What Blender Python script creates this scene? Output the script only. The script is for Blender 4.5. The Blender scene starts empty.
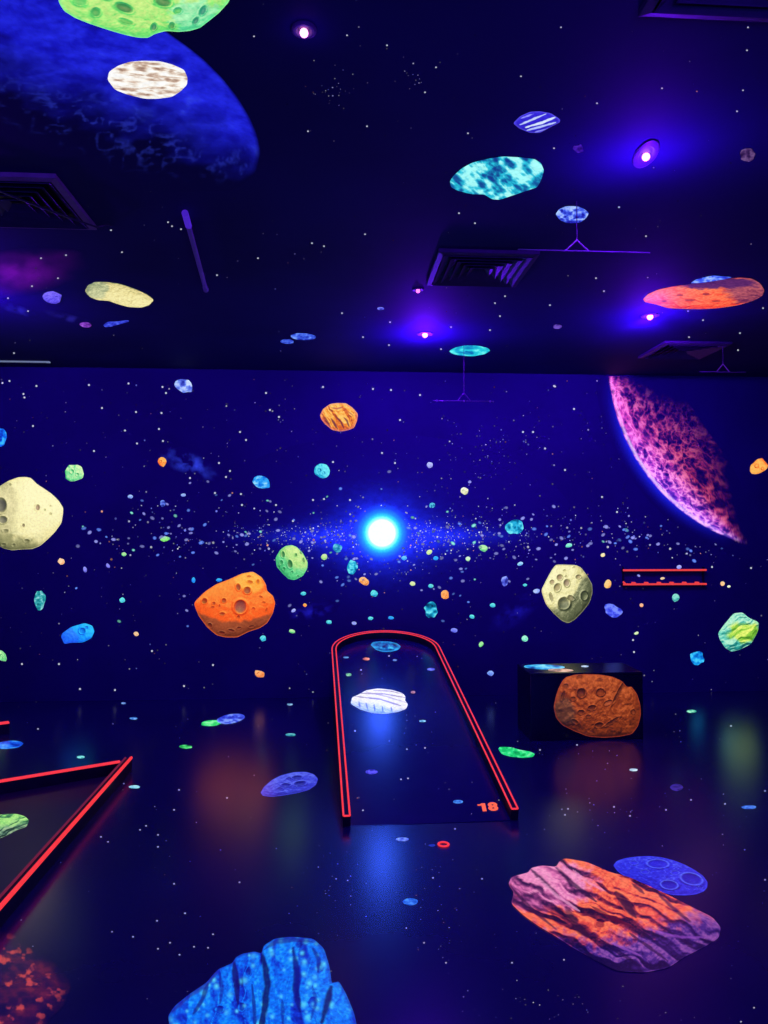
import bpy, bmesh, math
import numpy as np
from mathutils import Vector, Matrix

# ------------------------------------------------------------------ camera, world, exposure
# Room axes: X to the right along the back wall, Y towards the back wall, Z up.  Metres.
FPX, CAM_H = 740.0, 1.5                       # focal length in pixels of a 768 x 1024 frame
YAW, PITCH = math.atan(48 / FPX), math.atan(18 / FPX)
scene = bpy.context.scene
cam_data = bpy.data.cameras.new('camera')
cam_data.sensor_fit = 'VERTICAL'
cam_data.sensor_height = 36.0
cam_data.lens = 36.0 * FPX / 1024
cam_data.clip_start = 0.02
camera = bpy.data.objects.new('camera', cam_data)
camera.location = (0, 0, CAM_H)
camera.rotation_euler = (math.pi / 2 + PITCH, 0, -YAW)
scene.collection.objects.link(camera)
scene.camera = camera

world = bpy.data.worlds.new('world')
scene.world = world
world.use_nodes = True
world.node_tree.nodes['Background'].inputs[0].default_value = (0, 0, 0.01, 1)
world.node_tree.nodes['Background'].inputs[1].default_value = 0.0

scene.view_settings.view_transform = 'Standard'
scene.view_settings.look = 'None'
scene.view_settings.gamma = 1.0
scene.view_settings.exposure = 0.0
scene.view_settings.use_curve_mapping = False

# the room is lit by ultraviolet lamps and added fill lights (built below) and by the glowing globe on the back wall
UV_COLOR = (0.125, 0.004, 1.0)
UV_WATTS = 8.0
FILL_COLOR = (0.03, 0.045, 1.0)
FILL_WATTS = 140.0
SUN_GLOW_WATTS = 1.2

# ------------------------------------------------------------------ helpers: geometry
C = scene.collection
F = np.array([math.sin(YAW) * math.cos(PITCH), math.cos(YAW) * math.cos(PITCH), math.sin(PITCH)])
R = np.array([math.cos(YAW), -math.sin(YAW), 0.0])
U = np.cross(R, F)
EYE = np.array([0.0, 0.0, CAM_H])
WALL_Y, CEIL_Z = 6.70, 2.943
X_LEFT, X_RIGHT, Y_REAR = -4.3, 4.25, -3.2


def hit(x, y, plane):
    """Where the sight line of picture point(s) (x, y) meets a plane (point, unit normal)."""
    x, y = np.atleast_1d(x).astype(float), np.atleast_1d(y).astype(float)
    d = F + R * ((x - 384) / FPX)[:, None] + U * ((512 - y) / FPX)[:, None]
    p, n = np.array(plane[0], float), np.array(plane[1], float)
    k = np.dot(p - EYE, n) / (d @ n)
    return EYE + d * k[:, None]


FLOOR = ((0, 0, 0), (0, 0, 1))
CEIL = ((0, 0, CEIL_Z), (0, 0, -1))
WALL = ((0, WALL_Y, 0), (0, -1, 0))


def tag(o, label=None, cat=None, group=None, kind=None):
    if label: o['label'] = label
    if cat: o['category'] = cat
    if group: o['group'] = group
    if kind: o['kind'] = kind
    return o


def empty(name, loc, label=None, cat=None, group=None, rotz=0):
    o = bpy.data.objects.new(name, None)
    o.location = loc
    o.rotation_euler = (0, 0, rotz)
    o.empty_display_size = 0.05
    C.objects.link(o)
    return tag(o, label, cat, group)


def link(name, me, mat, parent=None, loc=None):
    o = bpy.data.objects.new(name, me)
    if mat is not None and not me.materials:
        me.materials.append(mat)
    C.objects.link(o)
    if parent is not None:
        o.parent = parent
    if loc is not None:
        o.location = loc
    return o


def build(name, bm, mat, parent=None, loc=None, smooth=False):
    me = bpy.data.meshes.new(name)
    bmesh.ops.recalc_face_normals(bm, faces=bm.faces[:])
    bm.to_mesh(me)
    bm.free()
    if smooth:
        me.polygons.foreach_set('use_smooth', [True] * len(me.polygons))
    return link(name, me, mat, parent, loc)


def add_box(bm, x0, x1, y0, y1, z0, z1, bevel=0.0):
    r = bmesh.ops.create_cube(bm, size=1.0)
    vs = r['verts']
    for v in vs:
        v.co = Vector((x0 + (v.co.x + .5) * (x1 - x0), y0 + (v.co.y + .5) * (y1 - y0), z0 + (v.co.z + .5) * (z1 - z0)))
    if bevel > 0:
        es = list({e for v in vs for e in v.link_edges})
        bmesh.ops.bevel(bm, geom=es, offset=bevel, segments=2, affect='EDGES', profile=0.7)
    return vs


def box(name, dims, mat, parent=None, bevel=0.0):
    bm = bmesh.new()
    add_box(bm, *dims, bevel=bevel)
    return build(name, bm, mat, parent)


def sweep(bm, pts, section, ups=None, side0=None, side1=None):
    """Sweep a closed section [(side, up), ...] along 3-D points, with mitred corners and capped ends."""
    pts = [Vector(p) for p in pts]
    n = len(pts)
    rings = []
    for i, p in enumerate(pts):
        a = (pts[i] - pts[i - 1]).normalized() if i else None
        b = (pts[i + 1] - pts[i]).normalized() if i < n - 1 else None
        up = Vector(ups) if ups is not None else Vector((0, 0, 1))
        t = ((a or b) + (b or a)).normalized()
        side = t.cross(up).normalized()
        k = 1.0
        if a is not None and b is not None:
            sa = a.cross(up).normalized()
            k = 1.0 / max(0.35, side.dot(sa))
        u2 = side.cross(t).normalized()
        rings.append([bm.verts.new(p + side * (s * k) + u2 * h) for s, h in section])
    m = len(section)
    for i in range(n - 1):
        for j in range(m):
            bm.faces.new((rings[i][j], rings[i][(j + 1) % m], rings[i + 1][(j + 1) % m], rings[i + 1][j]))
    bm.faces.new(rings[0][::-1])
    bm.faces.new(rings[-1])


def rnd_section(r, cs=0.0, cu=0.0, n=8):
    return [(cs + r * math.cos(2 * math.pi * k / n), cu + r * math.sin(2 * math.pi * k / n)) for k in range(n)]


def tube(bm, p0, p1, r, n=10):
    p0, p1 = Vector(p0), Vector(p1)
    t = (p1 - p0).normalized()
    up = Vector((0, 0, 1)) if abs(t.z) < .9 else Vector((0, 1, 0))
    sweep(bm, [p0, p1], rnd_section(r, n=n), ups=up)


# ------------------------------------------------------------------ helpers: materials
def srgb(c):
    c = np.asarray(c, float) / 255.0
    return np.where(c <= 0.04045, c / 12.92, ((c + 0.055) / 1.055) ** 2.4)


def new_mat(name):
    m = bpy.data.materials.new(name)
    m.use_nodes = True
    nt = m.node_tree
    return m, nt, nt.nodes['Principled BSDF']


def noise_color(nt, c0, c1, scale, detail=6, coord='Object', lo=.35, hi=.65):
    tc = nt.nodes.new('ShaderNodeTexCoord')
    nz = nt.nodes.new('ShaderNodeTexNoise')
    nz.inputs['Scale'].default_value = scale
    nz.inputs['Detail'].default_value = detail
    rp = nt.nodes.new('ShaderNodeValToRGB')
    rp.color_ramp.elements[0].position = lo
    rp.color_ramp.elements[1].position = hi
    rp.color_ramp.elements[0].color = (*c0, 1)
    rp.color_ramp.elements[1].color = (*c1, 1)
    nt.links.new(tc.outputs[coord], nz.inputs['Vector'])
    nt.links.new(nz.outputs['Fac'], rp.inputs['Fac'])
    return rp.outputs['Color'], nz


def surface(name, c0, c1, scale, rough, spec=0.5, bump=0.0, metal=0.0):
    m, nt, b = new_mat(name)
    col, nz = noise_color(nt, c0, c1, scale)
    nt.links.new(col, b.inputs['Base Color'])
    b.inputs['Roughness'].default_value = rough
    b.inputs['Specular IOR Level'].default_value = spec
    b.inputs['Metallic'].default_value = metal
    if bump:
        bp = nt.nodes.new('ShaderNodeBump')
        bp.inputs['Strength'].default_value = bump
        bp.inputs['Distance'].default_value = 0.002
        nt.links.new(nz.outputs['Fac'], bp.inputs['Height'])
        nt.links.new(bp.outputs['Normal'], b.inputs['Normal'])
    return m


def paint_mat(name, base, rough, spec):
    """Fluorescent mural paint: under the ultraviolet lamps the paint itself gives off visible light, each
    pigment in its own colour ('paint' holds the pigments the muralist used); brush grain from a noise node."""
    m, nt, b = new_mat(name)
    at = nt.nodes.new('ShaderNodeAttribute')
    at.attribute_name = 'paint'
    tc = nt.nodes.new('ShaderNodeTexCoord')
    nz = nt.nodes.new('ShaderNodeTexNoise')
    nz.inputs['Scale'].default_value = 60
    nz.inputs['Detail'].default_value = 5
    mr = nt.nodes.new('ShaderNodeMapRange')
    mr.inputs['From Min'].default_value = .3
    mr.inputs['From Max'].default_value = .7
    mr.inputs['To Min'].default_value = .86
    mr.inputs['To Max'].default_value = 1.12
    mx = nt.nodes.new('ShaderNodeVectorMath')
    mx.operation = 'SCALE'
    nt.links.new(tc.outputs['Object'], nz.inputs['Vector'])
    nt.links.new(nz.outputs['Fac'], mr.inputs['Value'])
    nt.links.new(at.outputs['Color'], mx.inputs[0])
    nt.links.new(mr.outputs['Result'], mx.inputs['Scale'])
    nt.links.new(mx.outputs['Vector'], b.inputs['Emission Color'])
    b.inputs['Emission Strength'].default_value = 1.0
    # opaque pigment absorbs the violet light; thin airbrushed haze (alpha 0) lets the dark ground show
    dk = nt.nodes.new('ShaderNodeVectorMath')
    dk.operation = 'SCALE'
    dk.inputs['Scale'].default_value = .06
    nt.links.new(at.outputs['Color'], dk.inputs[0])
    mb = nt.nodes.new('ShaderNodeMix')
    mb.data_type = 'RGBA'
    mb.inputs[6].default_value = (*base, 1)
    nt.links.new(at.outputs['Alpha'], mb.inputs[0])
    nt.links.new(dk.outputs['Vector'], mb.inputs[7])
    nt.links.new(mb.outputs[2], b.inputs['Base Color'])
    b.inputs['Roughness'].default_value = rough
    b.inputs['Specular IOR Level'].default_value = spec
    return m


def glow(name, color, strength, base=(0.02, 0.01, 0.01)):
    m, nt, b = new_mat(name)
    col, nz = noise_color(nt, tuple(c * .9 for c in color), color, 40)
    nt.links.new(col, b.inputs['Emission Color'])
    b.inputs['Emission Strength'].default_value = strength
    b.inputs['Base Color'].default_value = (*base, 1)
    return m


WALL_BASE, FLOOR_BASE, CEIL_BASE = (.018, .012, .090), (.014, .018, .075), (.017, .018, .098)
M = {}
M['wall'] = surface('navy_mural_wall', tuple(.9 * c for c in WALL_BASE), tuple(1.1 * c for c in WALL_BASE), 1.6, .75, .15)
M['side'] = surface('navy_side_wall', tuple(.9 * c for c in WALL_BASE), tuple(1.1 * c for c in WALL_BASE), 1.6, .75, .15)
M['ceiling'] = surface('navy_ceiling', tuple(.85 * c for c in CEIL_BASE), tuple(1.15 * c for c in CEIL_BASE), 1.4, .75, .15)
M['floor'] = surface('glossy_navy_floor', tuple(.85 * c for c in FLOOR_BASE), tuple(1.15 * c for c in FLOOR_BASE), 1.2, .235, .5)
M['lane'] = surface('glossy_navy_lane', (.012, .016, .075), (.016, .022, .09), 2.0, .24, .5)
M['grey_lane'] = surface('mottled_grey_lane', (.03, .028, .05), (.045, .04, .06), 3.0, .38, .5)  # greyer and rougher than the other lane
M['black'] = surface('black_painted_wood', (.006, .005, .010), (.012, .009, .018), 12, .5, .3)
M['plinth'] = surface('black_lacquer', (.004, .004, .014), (.008, .007, .022), 5, .22, .5)
M['metal'] = surface('black_painted_metal', (.03, .028, .04), (.05, .045, .06), 30, .42, .5)
M['vent'] = surface('dark_vent_metal', (.045, .035, .07), (.06, .05, .09), 20, .5, .4)
M['palevent'] = surface('cream_lit_vent_frame', (.28, .22, .20), (.36, .29, .26), 20, .5, .4)  # warm reflected light on a white frame, put into its base colour
M['lamptrim'] = surface('grey_lamp_housing', (.07, .065, .10), (.10, .09, .13), 25, .5, .4)
M['tube'] = surface('unlit_tube', (.30, .27, .36), (.36, .33, .42), 15, .45, .5)
M['pwall'] = paint_mat('fluorescent_wall_paint', WALL_BASE, .75, .15)
M['pceil'] = paint_mat('fluorescent_ceiling_paint', CEIL_BASE, .75, .15)
M['pfloor'] = paint_mat('fluorescent_floor_paint', FLOOR_BASE, .22, .5)
M['plane'] = paint_mat('fluorescent_lane_paint', (.014, .019, .082), .24, .5)
M['pplinth'] = paint_mat('fluorescent_plinth_paint', (.010, .006, .012), .4, .4)
M['red'] = glow('fluorescent_red_edging', tuple(srgb((255, 58, 62))), 1.0)
M['reddim'] = glow('dim_red_edging', tuple(srgb((110, 28, 52))), 1.0)  # dimmer red, for the inner strip
M['orange'] = glow('fluorescent_orange_lettering', tuple(srgb((255, 104, 62))), 1.1)
M['lens'] = glow('ultraviolet_lens', (1.0, .30, .85), 4.0)
M['lens_small'] = glow('ultraviolet_lens_dim', (1.0, .16, .9), 2.5)
M['globe'] = glow('lit_globe', (1.05, 3.0, 27.0), 1.0)
M['rack'] = glow('fluorescent_red_rack_edge', tuple(srgb((240, 66, 62))), 1.0)

# ------------------------------------------------------------------ setting
def plane_obj(name, corners, mat, kind='structure'):
    bm = bmesh.new()
    bm.faces.new([bm.verts.new(c) for c in corners])
    o = build(name, bm, mat)
    return tag(o, kind=kind)


T = .12
for nm, d, mt in (
        ('floor', (X_LEFT - T, X_RIGHT + T, Y_REAR - T, WALL_Y + T, -.1, 0), 'floor'),
        ('ceiling', (X_LEFT - T, X_RIGHT + T, Y_REAR - T, WALL_Y + T, CEIL_Z, CEIL_Z + .1), 'ceiling'),
        ('wall_back', (X_LEFT - T, X_RIGHT + T, WALL_Y, WALL_Y + T, 0, CEIL_Z), 'wall'),
        ('wall_left', (X_LEFT - T, X_LEFT, Y_REAR, WALL_Y, 0, CEIL_Z), 'side'),
        ('wall_right', (X_RIGHT, X_RIGHT + T, Y_REAR, WALL_Y, 0, CEIL_Z), 'side'),
        ('wall_rear', (X_LEFT - T, X_RIGHT + T, Y_REAR - T, Y_REAR, 0, CEIL_Z), 'side')):
    tag(box(nm, d, M[mt]), kind='structure')

# ------------------------------------------------------------------ ultraviolet lamps
def uv_lamp(px, py, drop, aim, label, lens='lens', size=1.0, watts=1.0, pool=0.0, spread=110, loc=None, group=None, oval=None, wide=0.0):
    """A small ceiling spot: trim ring, glowing violet lens; its light is its child."""
    z = CEIL_Z - drop
    p = Vector(hit(px, py, ((0, 0, z), (0, 0, -1)))[0]) if loc is None else Vector((loc[0], loc[1], z))
    root = empty('ultraviolet_lamp', (p.x, p.y, CEIL_Z), label, 'lamp', group)
    d = (Vector(aim) - p).normalized()
    o = Vector((0, 0, -drop))                         # lens centre, local to the root
    bm = bmesh.new()                                   # trim ring round a shallow socket
    n = 28
    prof = [(.040, 0), (.040, -.006), (.034, -.009), (.026, -.009), (.020, -.002)]
    rings = [[bm.verts.new((r * size * math.cos(2 * math.pi * k / n), r * size * math.sin(2 * math.pi * k / n), z_)) for k in range(n)] for r, z_ in prof]
    for i in range(len(prof) - 1):
        for k in range(n):
            bm.faces.new((rings[i][k], rings[i][(k + 1) % n], rings[i + 1][(k + 1) % n], rings[i + 1][k]))
    bm.faces.new(rings[-1])
    if oval:                                           # made-up oval plate, imitates the bloom streak of the lens
        bmesh.ops.scale(bm, verts=bm.verts[:], vec=(1.0, 2.4, 1.0))
        bmesh.ops.rotate(bm, verts=bm.verts[:], cent=(0, 0, 0), matrix=Matrix.Rotation(oval, 3, 'Z'))
    build('trim_ring', bm, M['lamptrim'], root)
    bm = bmesh.new()
    bmesh.ops.create_uvsphere(bm, u_segments=16, v_segments=10, radius=.0135 * size)
    bmesh.ops.translate(bm, verts=bm.verts[:], vec=o)
    build('lens', bm, M[lens], root, smooth=True)
    ld = bpy.data.lights.new('ultraviolet_light', 'SPOT')
    ld.color = UV_COLOR
    ld.energy = watts * UV_WATTS
    ld.spot_size = math.radians(spread)
    ld.spot_blend = .9
    ld.shadow_soft_size = .03
    lo = bpy.data.objects.new('ultraviolet_light', ld)
    C.objects.link(lo)
    lo.parent = root
    lo.location = o + d * .045
    lo.rotation_euler = d.to_track_quat('-Z', 'Y').to_euler()
    if pool > 0:                                       # added point light, imitates the bloom round the lens
        pd = bpy.data.lights.new('lens_bloom_light', 'POINT')
        pd.color = UV_COLOR
        pd.energy = pool * UV_WATTS
        pd.shadow_soft_size = .02
        po = bpy.data.objects.new('lens_bloom_light', pd)
        C.objects.link(po)
        po.parent = root
        po.location = o + Vector((0, 0, -.035 * size))
    if wide > 0:  # added point light below the lens, widens the violet pool
        pd = bpy.data.lights.new('wide_fill', 'POINT')
        pd.color = UV_COLOR
        pd.energy = wide * UV_WATTS
        pd.shadow_soft_size = .03
        po = bpy.data.objects.new('wide_fill', pd)
        C.objects.link(po)
        po.parent = root
        po.location = o + Vector((0, 0, -.16))
    return root


uv_lamp(304, 33, .012, (-.1, 3.6, 0), 'violet ceiling lamp beside the limb of the big blue planet, nearest of the lamps', watts=6, pool=.014, size=.9)
uv_lamp(646, 157, .014, (1.5, 5.2, .2), 'violet ceiling lamp with pink lens, added oval plate between the cyan and red-orange ceiling rocks', size=1.1, watts=8, pool=.05, wide=1.4, oval=-.18)
uv_lamp(425, 335, .012, (.55, 6.7, 1.9), 'violet ceiling lamp nearest the back wall, next to the flat cyan rock', watts=11, pool=.06, wide=5.0, spread=130, size=1.5)
uv_lamp(418, 291, .012, (.4, 6.7, .4), 'small violet ceiling lamp just behind the corner of the square vent', lens='lens_small', size=.9, watts=4, pool=.016)
uv_lamp(650, 317, .012, (2.5, 6.7, 2.2), 'violet ceiling lamp under the tip of the red-orange ceiling rock', watts=24, pool=.06, wide=3.2, size=1.5)
# unseen lamps added as fill; the first accounts for the left ceiling glow
for i, (x, y, a, w, pl) in enumerate([(-2.4, 4.3, (-1.9, 6.7, 2.2), 18, 4.5), (-2.7, 1.2, (-1.5, 4, 0), 6, 1.0), (2.9, 1.2, (2.4, 4, 0), 6, 1.0),
                                      (0.2, -.8, (0.3, 4, 0), 10, 3.0), (.9, 1.2, (1.0, 3.0, 0), 5, 1.0)]):
    rt = uv_lamp(0, 0, .09, a, 'unseen violet ceiling lamp added out of view', watts=w, wide=pl, spread=140, loc=(x, y), group='added ceiling lamps out of view')

def fill_flood(loc, aim, label):
    """An unseen blue fill light, added behind the camera and boxed as a flood."""
    p = Vector(loc)
    root = empty('unseen_fill_flood', tuple(p), label, 'lamp', 'added fill floods out of view')
    d = (Vector(aim) - p).normalized()
    box('fill_flood_body', (-.16, .16, -.16, .16, -.09, .09), M['metal'], root, .01)
    ld = bpy.data.lights.new('fill_flood_light', 'SPOT')
    ld.color = FILL_COLOR
    ld.energy = FILL_WATTS
    ld.spot_size = math.radians(170)
    ld.spot_blend = 1.0
    ld.shadow_soft_size = .12
    lo = bpy.data.objects.new('fill_flood_light', ld)
    C.objects.link(lo)
    lo.parent = root
    lo.location = d * .32
    lo.rotation_euler = d.to_track_quat('-Z', 'Y').to_euler()


for x in (-2.6, 0.0, 2.6):
    fill_flood((x, Y_REAR + .17, .45), (x * .8, 0.5, 2.9), 'unseen fill flood added on the rear wall')

# ------------------------------------------------------------------ mural painting: noise and rock shading
def vnoise(x, y, seed=0):
    x = np.asarray(x, float); y = np.asarray(y, float)
    xi = np.floor(x).astype(np.int64); yi = np.floor(y).astype(np.int64)
    fx = x - xi; fy = y - yi
    fx = fx * fx * fx * (fx * (6 * fx - 15) + 10); fy = fy * fy * fy * (fy * (6 * fy - 15) + 10)

    def h(i, j):
        n = (i * 374761393 + j * 668265263 + seed * 1442695041) & 0xffffffff
        n = ((n ^ (n >> 13)) * 1274126177) & 0xffffffff
        n = (n ^ (n >> 16)) & 0xffffffff
        return n / 4294967295.0
    a, b, c, d = h(xi, yi), h(xi + 1, yi), h(xi, yi + 1), h(xi + 1, yi + 1)
    return (a * (1 - fx) + b * fx) * (1 - fy) + (c * (1 - fx) + d * fx) * fy


def fbm(x, y, seed=0, oct=4):
    s = 0; a = .5; t = 0
    for k in range(oct):
        s = s + a * vnoise(x * 2 ** k + 17.3 * k, y * 2 ** k - 9.1 * k, seed + k); t += a; a *= .5
    return s / t


def cells(x, y, seed=0):
    """Distance to the nearest border between cells: the mural's net of crater rims."""
    x = np.asarray(x, float); y = np.asarray(y, float)
    xi, yi = np.floor(x), np.floor(y)
    f1 = np.full(x.shape, 9.0); f2 = np.full(x.shape, 9.0)
    for i in (-1, 0, 1):
        for j in (-1, 0, 1):
            jx = vnoise(xi + i, yi + j, seed); jy = vnoise(xi + i, yi + j, seed + 1)
            d = np.hypot(xi + i + jx - x, yi + j + jy - y)
            n = d < f1
            f2 = np.where(n, f1, np.minimum(f2, d)); f1 = np.where(n, d, f1)
    return f2 - f1


def ridged(x, y, seed=0, oct=3):
    s = 0; a = .6; t = 0
    for k in range(oct):
        s = s + a * (1 - np.abs(2 * vnoise(x * 2 ** k + 5.7 * k, y * 2 ** k + 3.1 * k, seed + k) - 1)); t += a; a *= .5
    return s / t


def ramp(v, pal):
    """pal: list of (position, sRGB) -> linear colours"""
    ps = [p for p, c in pal]
    cs = srgb([c for p, c in pal])
    return np.stack([np.interp(v, ps, cs[:, k]) for k in range(3)], 1)


def pal(*cols):
    return [(i / (len(cols) - 1), c) for i, c in enumerate(cols)]


def mix(a, b, m):
    return a * (1 - m[:, None]) + b * m[:, None]


class Outline:
    def __init__(self, pts, center=None, wob=0.0, seed=0):
        pts = np.array(pts, float)
        self.c = np.array(center if center is not None else pts.mean(0), float)
        q = pts - self.c
        th = np.arctan2(q[:, 1], q[:, 0])
        o = np.argsort(th)
        th, r = th[o], np.hypot(q[o, 0], q[o, 1])
        # straight runs between the points, lightly rounded
        P = q[o]
        d = np.linspace(0, 1, 14, endpoint=False)
        dense = np.concatenate([P[i] + (P[(i + 1) % len(P)] - P[i]) * d[:, None] for i in range(len(P))])
        k = np.array([1, 2, 3, 4, 5, 4, 3, 2, 1.]); k /= k.sum()
        for ax in range(2):
            e = np.concatenate([dense[-8:, ax], dense[:, ax], dense[:8, ax]])
            dense[:, ax] = np.convolve(e, k, 'same')[8:-8]
        th = np.arctan2(dense[:, 1], dense[:, 0]); r = np.hypot(dense[:, 0], dense[:, 1])
        o = np.argsort(th)
        self.th = np.concatenate([th[o] - 2 * math.pi, th[o], th[o] + 2 * math.pi])
        self.r = np.tile(r[o], 3)
        self.R = float(r.mean())
        self.wob, self.seed = wob, seed

    def radius(self, th):
        r = np.interp(th, self.th, self.r)
        if self.wob:
            r = r * (1 + self.wob * (fbm(2.6 * np.cos(th) + 9, 2.6 * np.sin(th) + 9, self.seed, 3) - .5))
        return r

    def t(self, u, v):
        du, dv = u - self.c[0], v - self.c[1]
        return np.hypot(du, dv) / np.maximum(self.radius(np.arctan2(dv, du)), 1e-6)


def ell(cx, cy, rx, ry, ang=0, n=22, wob=0.12, seed=1):
    a = math.radians(ang)
    rng = np.random.RandomState(seed)
    out = []
    for k in range(n):
        t = 2 * math.pi * k / n
        m = 1 + wob * (rng.rand() - .5)
        x, y = rx * m * math.cos(t), ry * m * math.sin(t)
        out.append((cx + x * math.cos(a) - y * math.sin(a), cy + x * math.sin(a) + y * math.cos(a)))
    return out


def rock(pal_, L=(-.5, -.55, .67), dome=1.0, noise=(6, .10), ridge=None, craters=(), shade=(), asp=1.0, seed=0, grain=.10,
         rim=None, lift=0.0, edge=.94, crater_depth=1.0, grooves=(), rings=None, beads=None):
    """Colour of a painted rock: pigments chosen along a palette, as the muralist modelled it with brush and airbrush."""
    Ln = np.array(L, float); Ln /= np.linalg.norm(Ln)

    def fn(u, v, ol):
        Rm = ol.R

        def H(u, v):
            t = np.clip(ol.t(u, v), 0, 1)
            h = dome * Rm * .75 * np.sqrt(np.clip(1 - edge * t * t, 0, 1))
            wu = u + noise[0] * 1.2 * (fbm(u / (noise[0] * 2), v * asp / (noise[0] * 2), seed + 31, 2) - .5)
            wv = v + noise[0] * 1.2 * (fbm(u / (noise[0] * 2) + 40, v * asp / (noise[0] * 2), seed + 37, 2) - .5)
            h = h + noise[1] * noise[0] * 4 * (fbm(wu / noise[0], wv * asp / noise[0], seed, 4) - .5)
            if ridge:
                ang, per, amp, warp = ridge
                a = math.radians(ang)
                s = (-wu * math.sin(a) + wv * math.cos(a) * asp)
                s = s + warp * per * 2 * (fbm(u / (per * 2.2), v * asp / (per * 2.2), seed + 11, 3) - .5)
                l_ = wu * math.cos(a) + wv * math.sin(a) * asp
                q = s / per
                tri = np.abs(2 * (q - np.floor(q)) - 1)
                an = ridged(s / per / 1.15 + 7, l_ / per / 4.2, seed + 13, 2)
                gap = np.clip((fbm(s / per / 1.3 + 70, l_ / per / 3.2, seed + 15, 2) - .28) / .4, 0, 1)
                h = h + amp * per * (.40 * tri ** .8 * gap + 1.0 * an ** 1.4)
            for c in craters:
                cx, cy, rx, ry = c[:4]
                an = math.radians(c[4]) if len(c) > 4 else 0
                du, dv = u - cx, v - cy
                x = (du * math.cos(an) + dv * math.sin(an)) / rx
                y = (-du * math.sin(an) + dv * math.cos(an)) / ry
                d2 = x * x + y * y
                m = min(rx, ry) * crater_depth
                d = np.sqrt(d2)
                h = h - m * .95 * np.clip(1 - d2, 0, 1) + m * .28 * np.exp(-((d - 1.12) / .2) ** 2)
            return h
        e = max(.35, Rm * .02)
        h0 = H(u, v)
        hx = (H(u + e, v) - h0) / e
        hy = (H(u, v + e) - h0) / e
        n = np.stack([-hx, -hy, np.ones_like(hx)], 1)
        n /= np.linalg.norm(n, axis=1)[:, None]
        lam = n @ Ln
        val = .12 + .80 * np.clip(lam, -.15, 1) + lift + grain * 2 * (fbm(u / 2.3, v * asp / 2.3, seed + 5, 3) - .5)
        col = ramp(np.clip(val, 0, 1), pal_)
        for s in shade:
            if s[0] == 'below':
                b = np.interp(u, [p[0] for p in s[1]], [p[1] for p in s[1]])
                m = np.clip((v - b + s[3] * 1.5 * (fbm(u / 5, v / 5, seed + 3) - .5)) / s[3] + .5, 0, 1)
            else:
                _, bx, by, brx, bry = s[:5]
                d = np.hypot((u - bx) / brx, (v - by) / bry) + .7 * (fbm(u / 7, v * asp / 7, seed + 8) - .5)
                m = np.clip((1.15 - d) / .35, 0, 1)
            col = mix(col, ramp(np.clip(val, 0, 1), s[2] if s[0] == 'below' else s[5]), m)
        for c in craters:
            if len(c) > 5 and c[5]:
                an = math.radians(c[4])
                du, dv = u - c[0], v - c[1]
                x = (du * math.cos(an) + dv * math.sin(an)) / c[2]
                y = (-du * math.sin(an) + dv * math.cos(an)) / c[3]
                m = np.clip((1.0 - np.hypot(x, y)) / .3, 0, 1) * .75
                col = mix(col, srgb(c[5])[None, :].repeat(len(u), 0) * (.7 + .6 * np.clip(lam, 0, 1))[:, None], m)
        if rings:
            for c in craters:
                an = math.radians(c[4]) if len(c) > 4 else 0
                du, dv = u - c[0], v - c[1]
                x = (du * math.cos(an) + dv * math.sin(an)) / c[2]
                y = (-du * math.sin(an) + dv * math.cos(an)) / c[3]
                d = np.hypot(x, y)
                m = np.clip(1 - np.abs(d - 1.02) / rings[1], 0, 1) * rings[2] * (.55 + .9 * fbm(u / 3, v * asp / 3, seed + 44, 2))
                col = mix(col, srgb(rings[0])[None, :].repeat(len(u), 0), np.clip(m, 0, 1))
        if beads:
            rg_ = np.random.RandomState(seed)
            sp = np.zeros(len(u))
            for k in range(beads[3]):
                bu, bv = rg_.uniform(u.min(), u.max()), rg_.uniform(v.min(), min(v.max(), 1030))
                sp = np.maximum(sp, rg_.uniform(.4, 1) * np.exp(-((u - bu) ** 2 + ((v - bv) / 1.1) ** 2) / (beads[1] * rg_.uniform(.5, 1.1)) ** 2))
            col = mix(col, srgb(beads[0])[None, :].repeat(len(u), 0), sp * beads[2])
        for pts, wd, gc, st in grooves:
            wob = 1.6 * wd * (fbm(u / (4 * wd), v / (4 * wd), seed + 51, 3) - .5)
            dm = np.full(len(u), 99.0)
            nseg = len(pts) - 1
            for k in range(nseg):
                (x0, y0), (x1, y1) = pts[k], pts[k + 1]
                ll_ = (x1 - x0) ** 2 + (y1 - y0) ** 2
                q = np.clip(((u - x0) * (x1 - x0) + (v - y0) * (y1 - y0)) / ll_, 0, 1)
                tt = (k + q) / nseg
                w_ = wd * (.25 + .75 * np.sin(math.pi * np.clip(tt, .02, .98)) ** .6)
                dm = np.minimum(dm, (np.hypot(u - x0 - q * (x1 - x0), v - y0 - q * (y1 - y0)) + wob * .6) / w_)
            m = np.clip((1.15 - dm) / .5, 0, 1) * st
            col = mix(col, srgb(gc)[None, :].repeat(len(u), 0), m)
        if rim:
            m = np.clip((ol.t(u, v) - (1 - rim[1])) / rim[1], 0, 1) * rim[2]
            col = mix(col, srgb(rim[0])[None, :].repeat(len(u), 0), m)
        return col
    return fn


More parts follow.
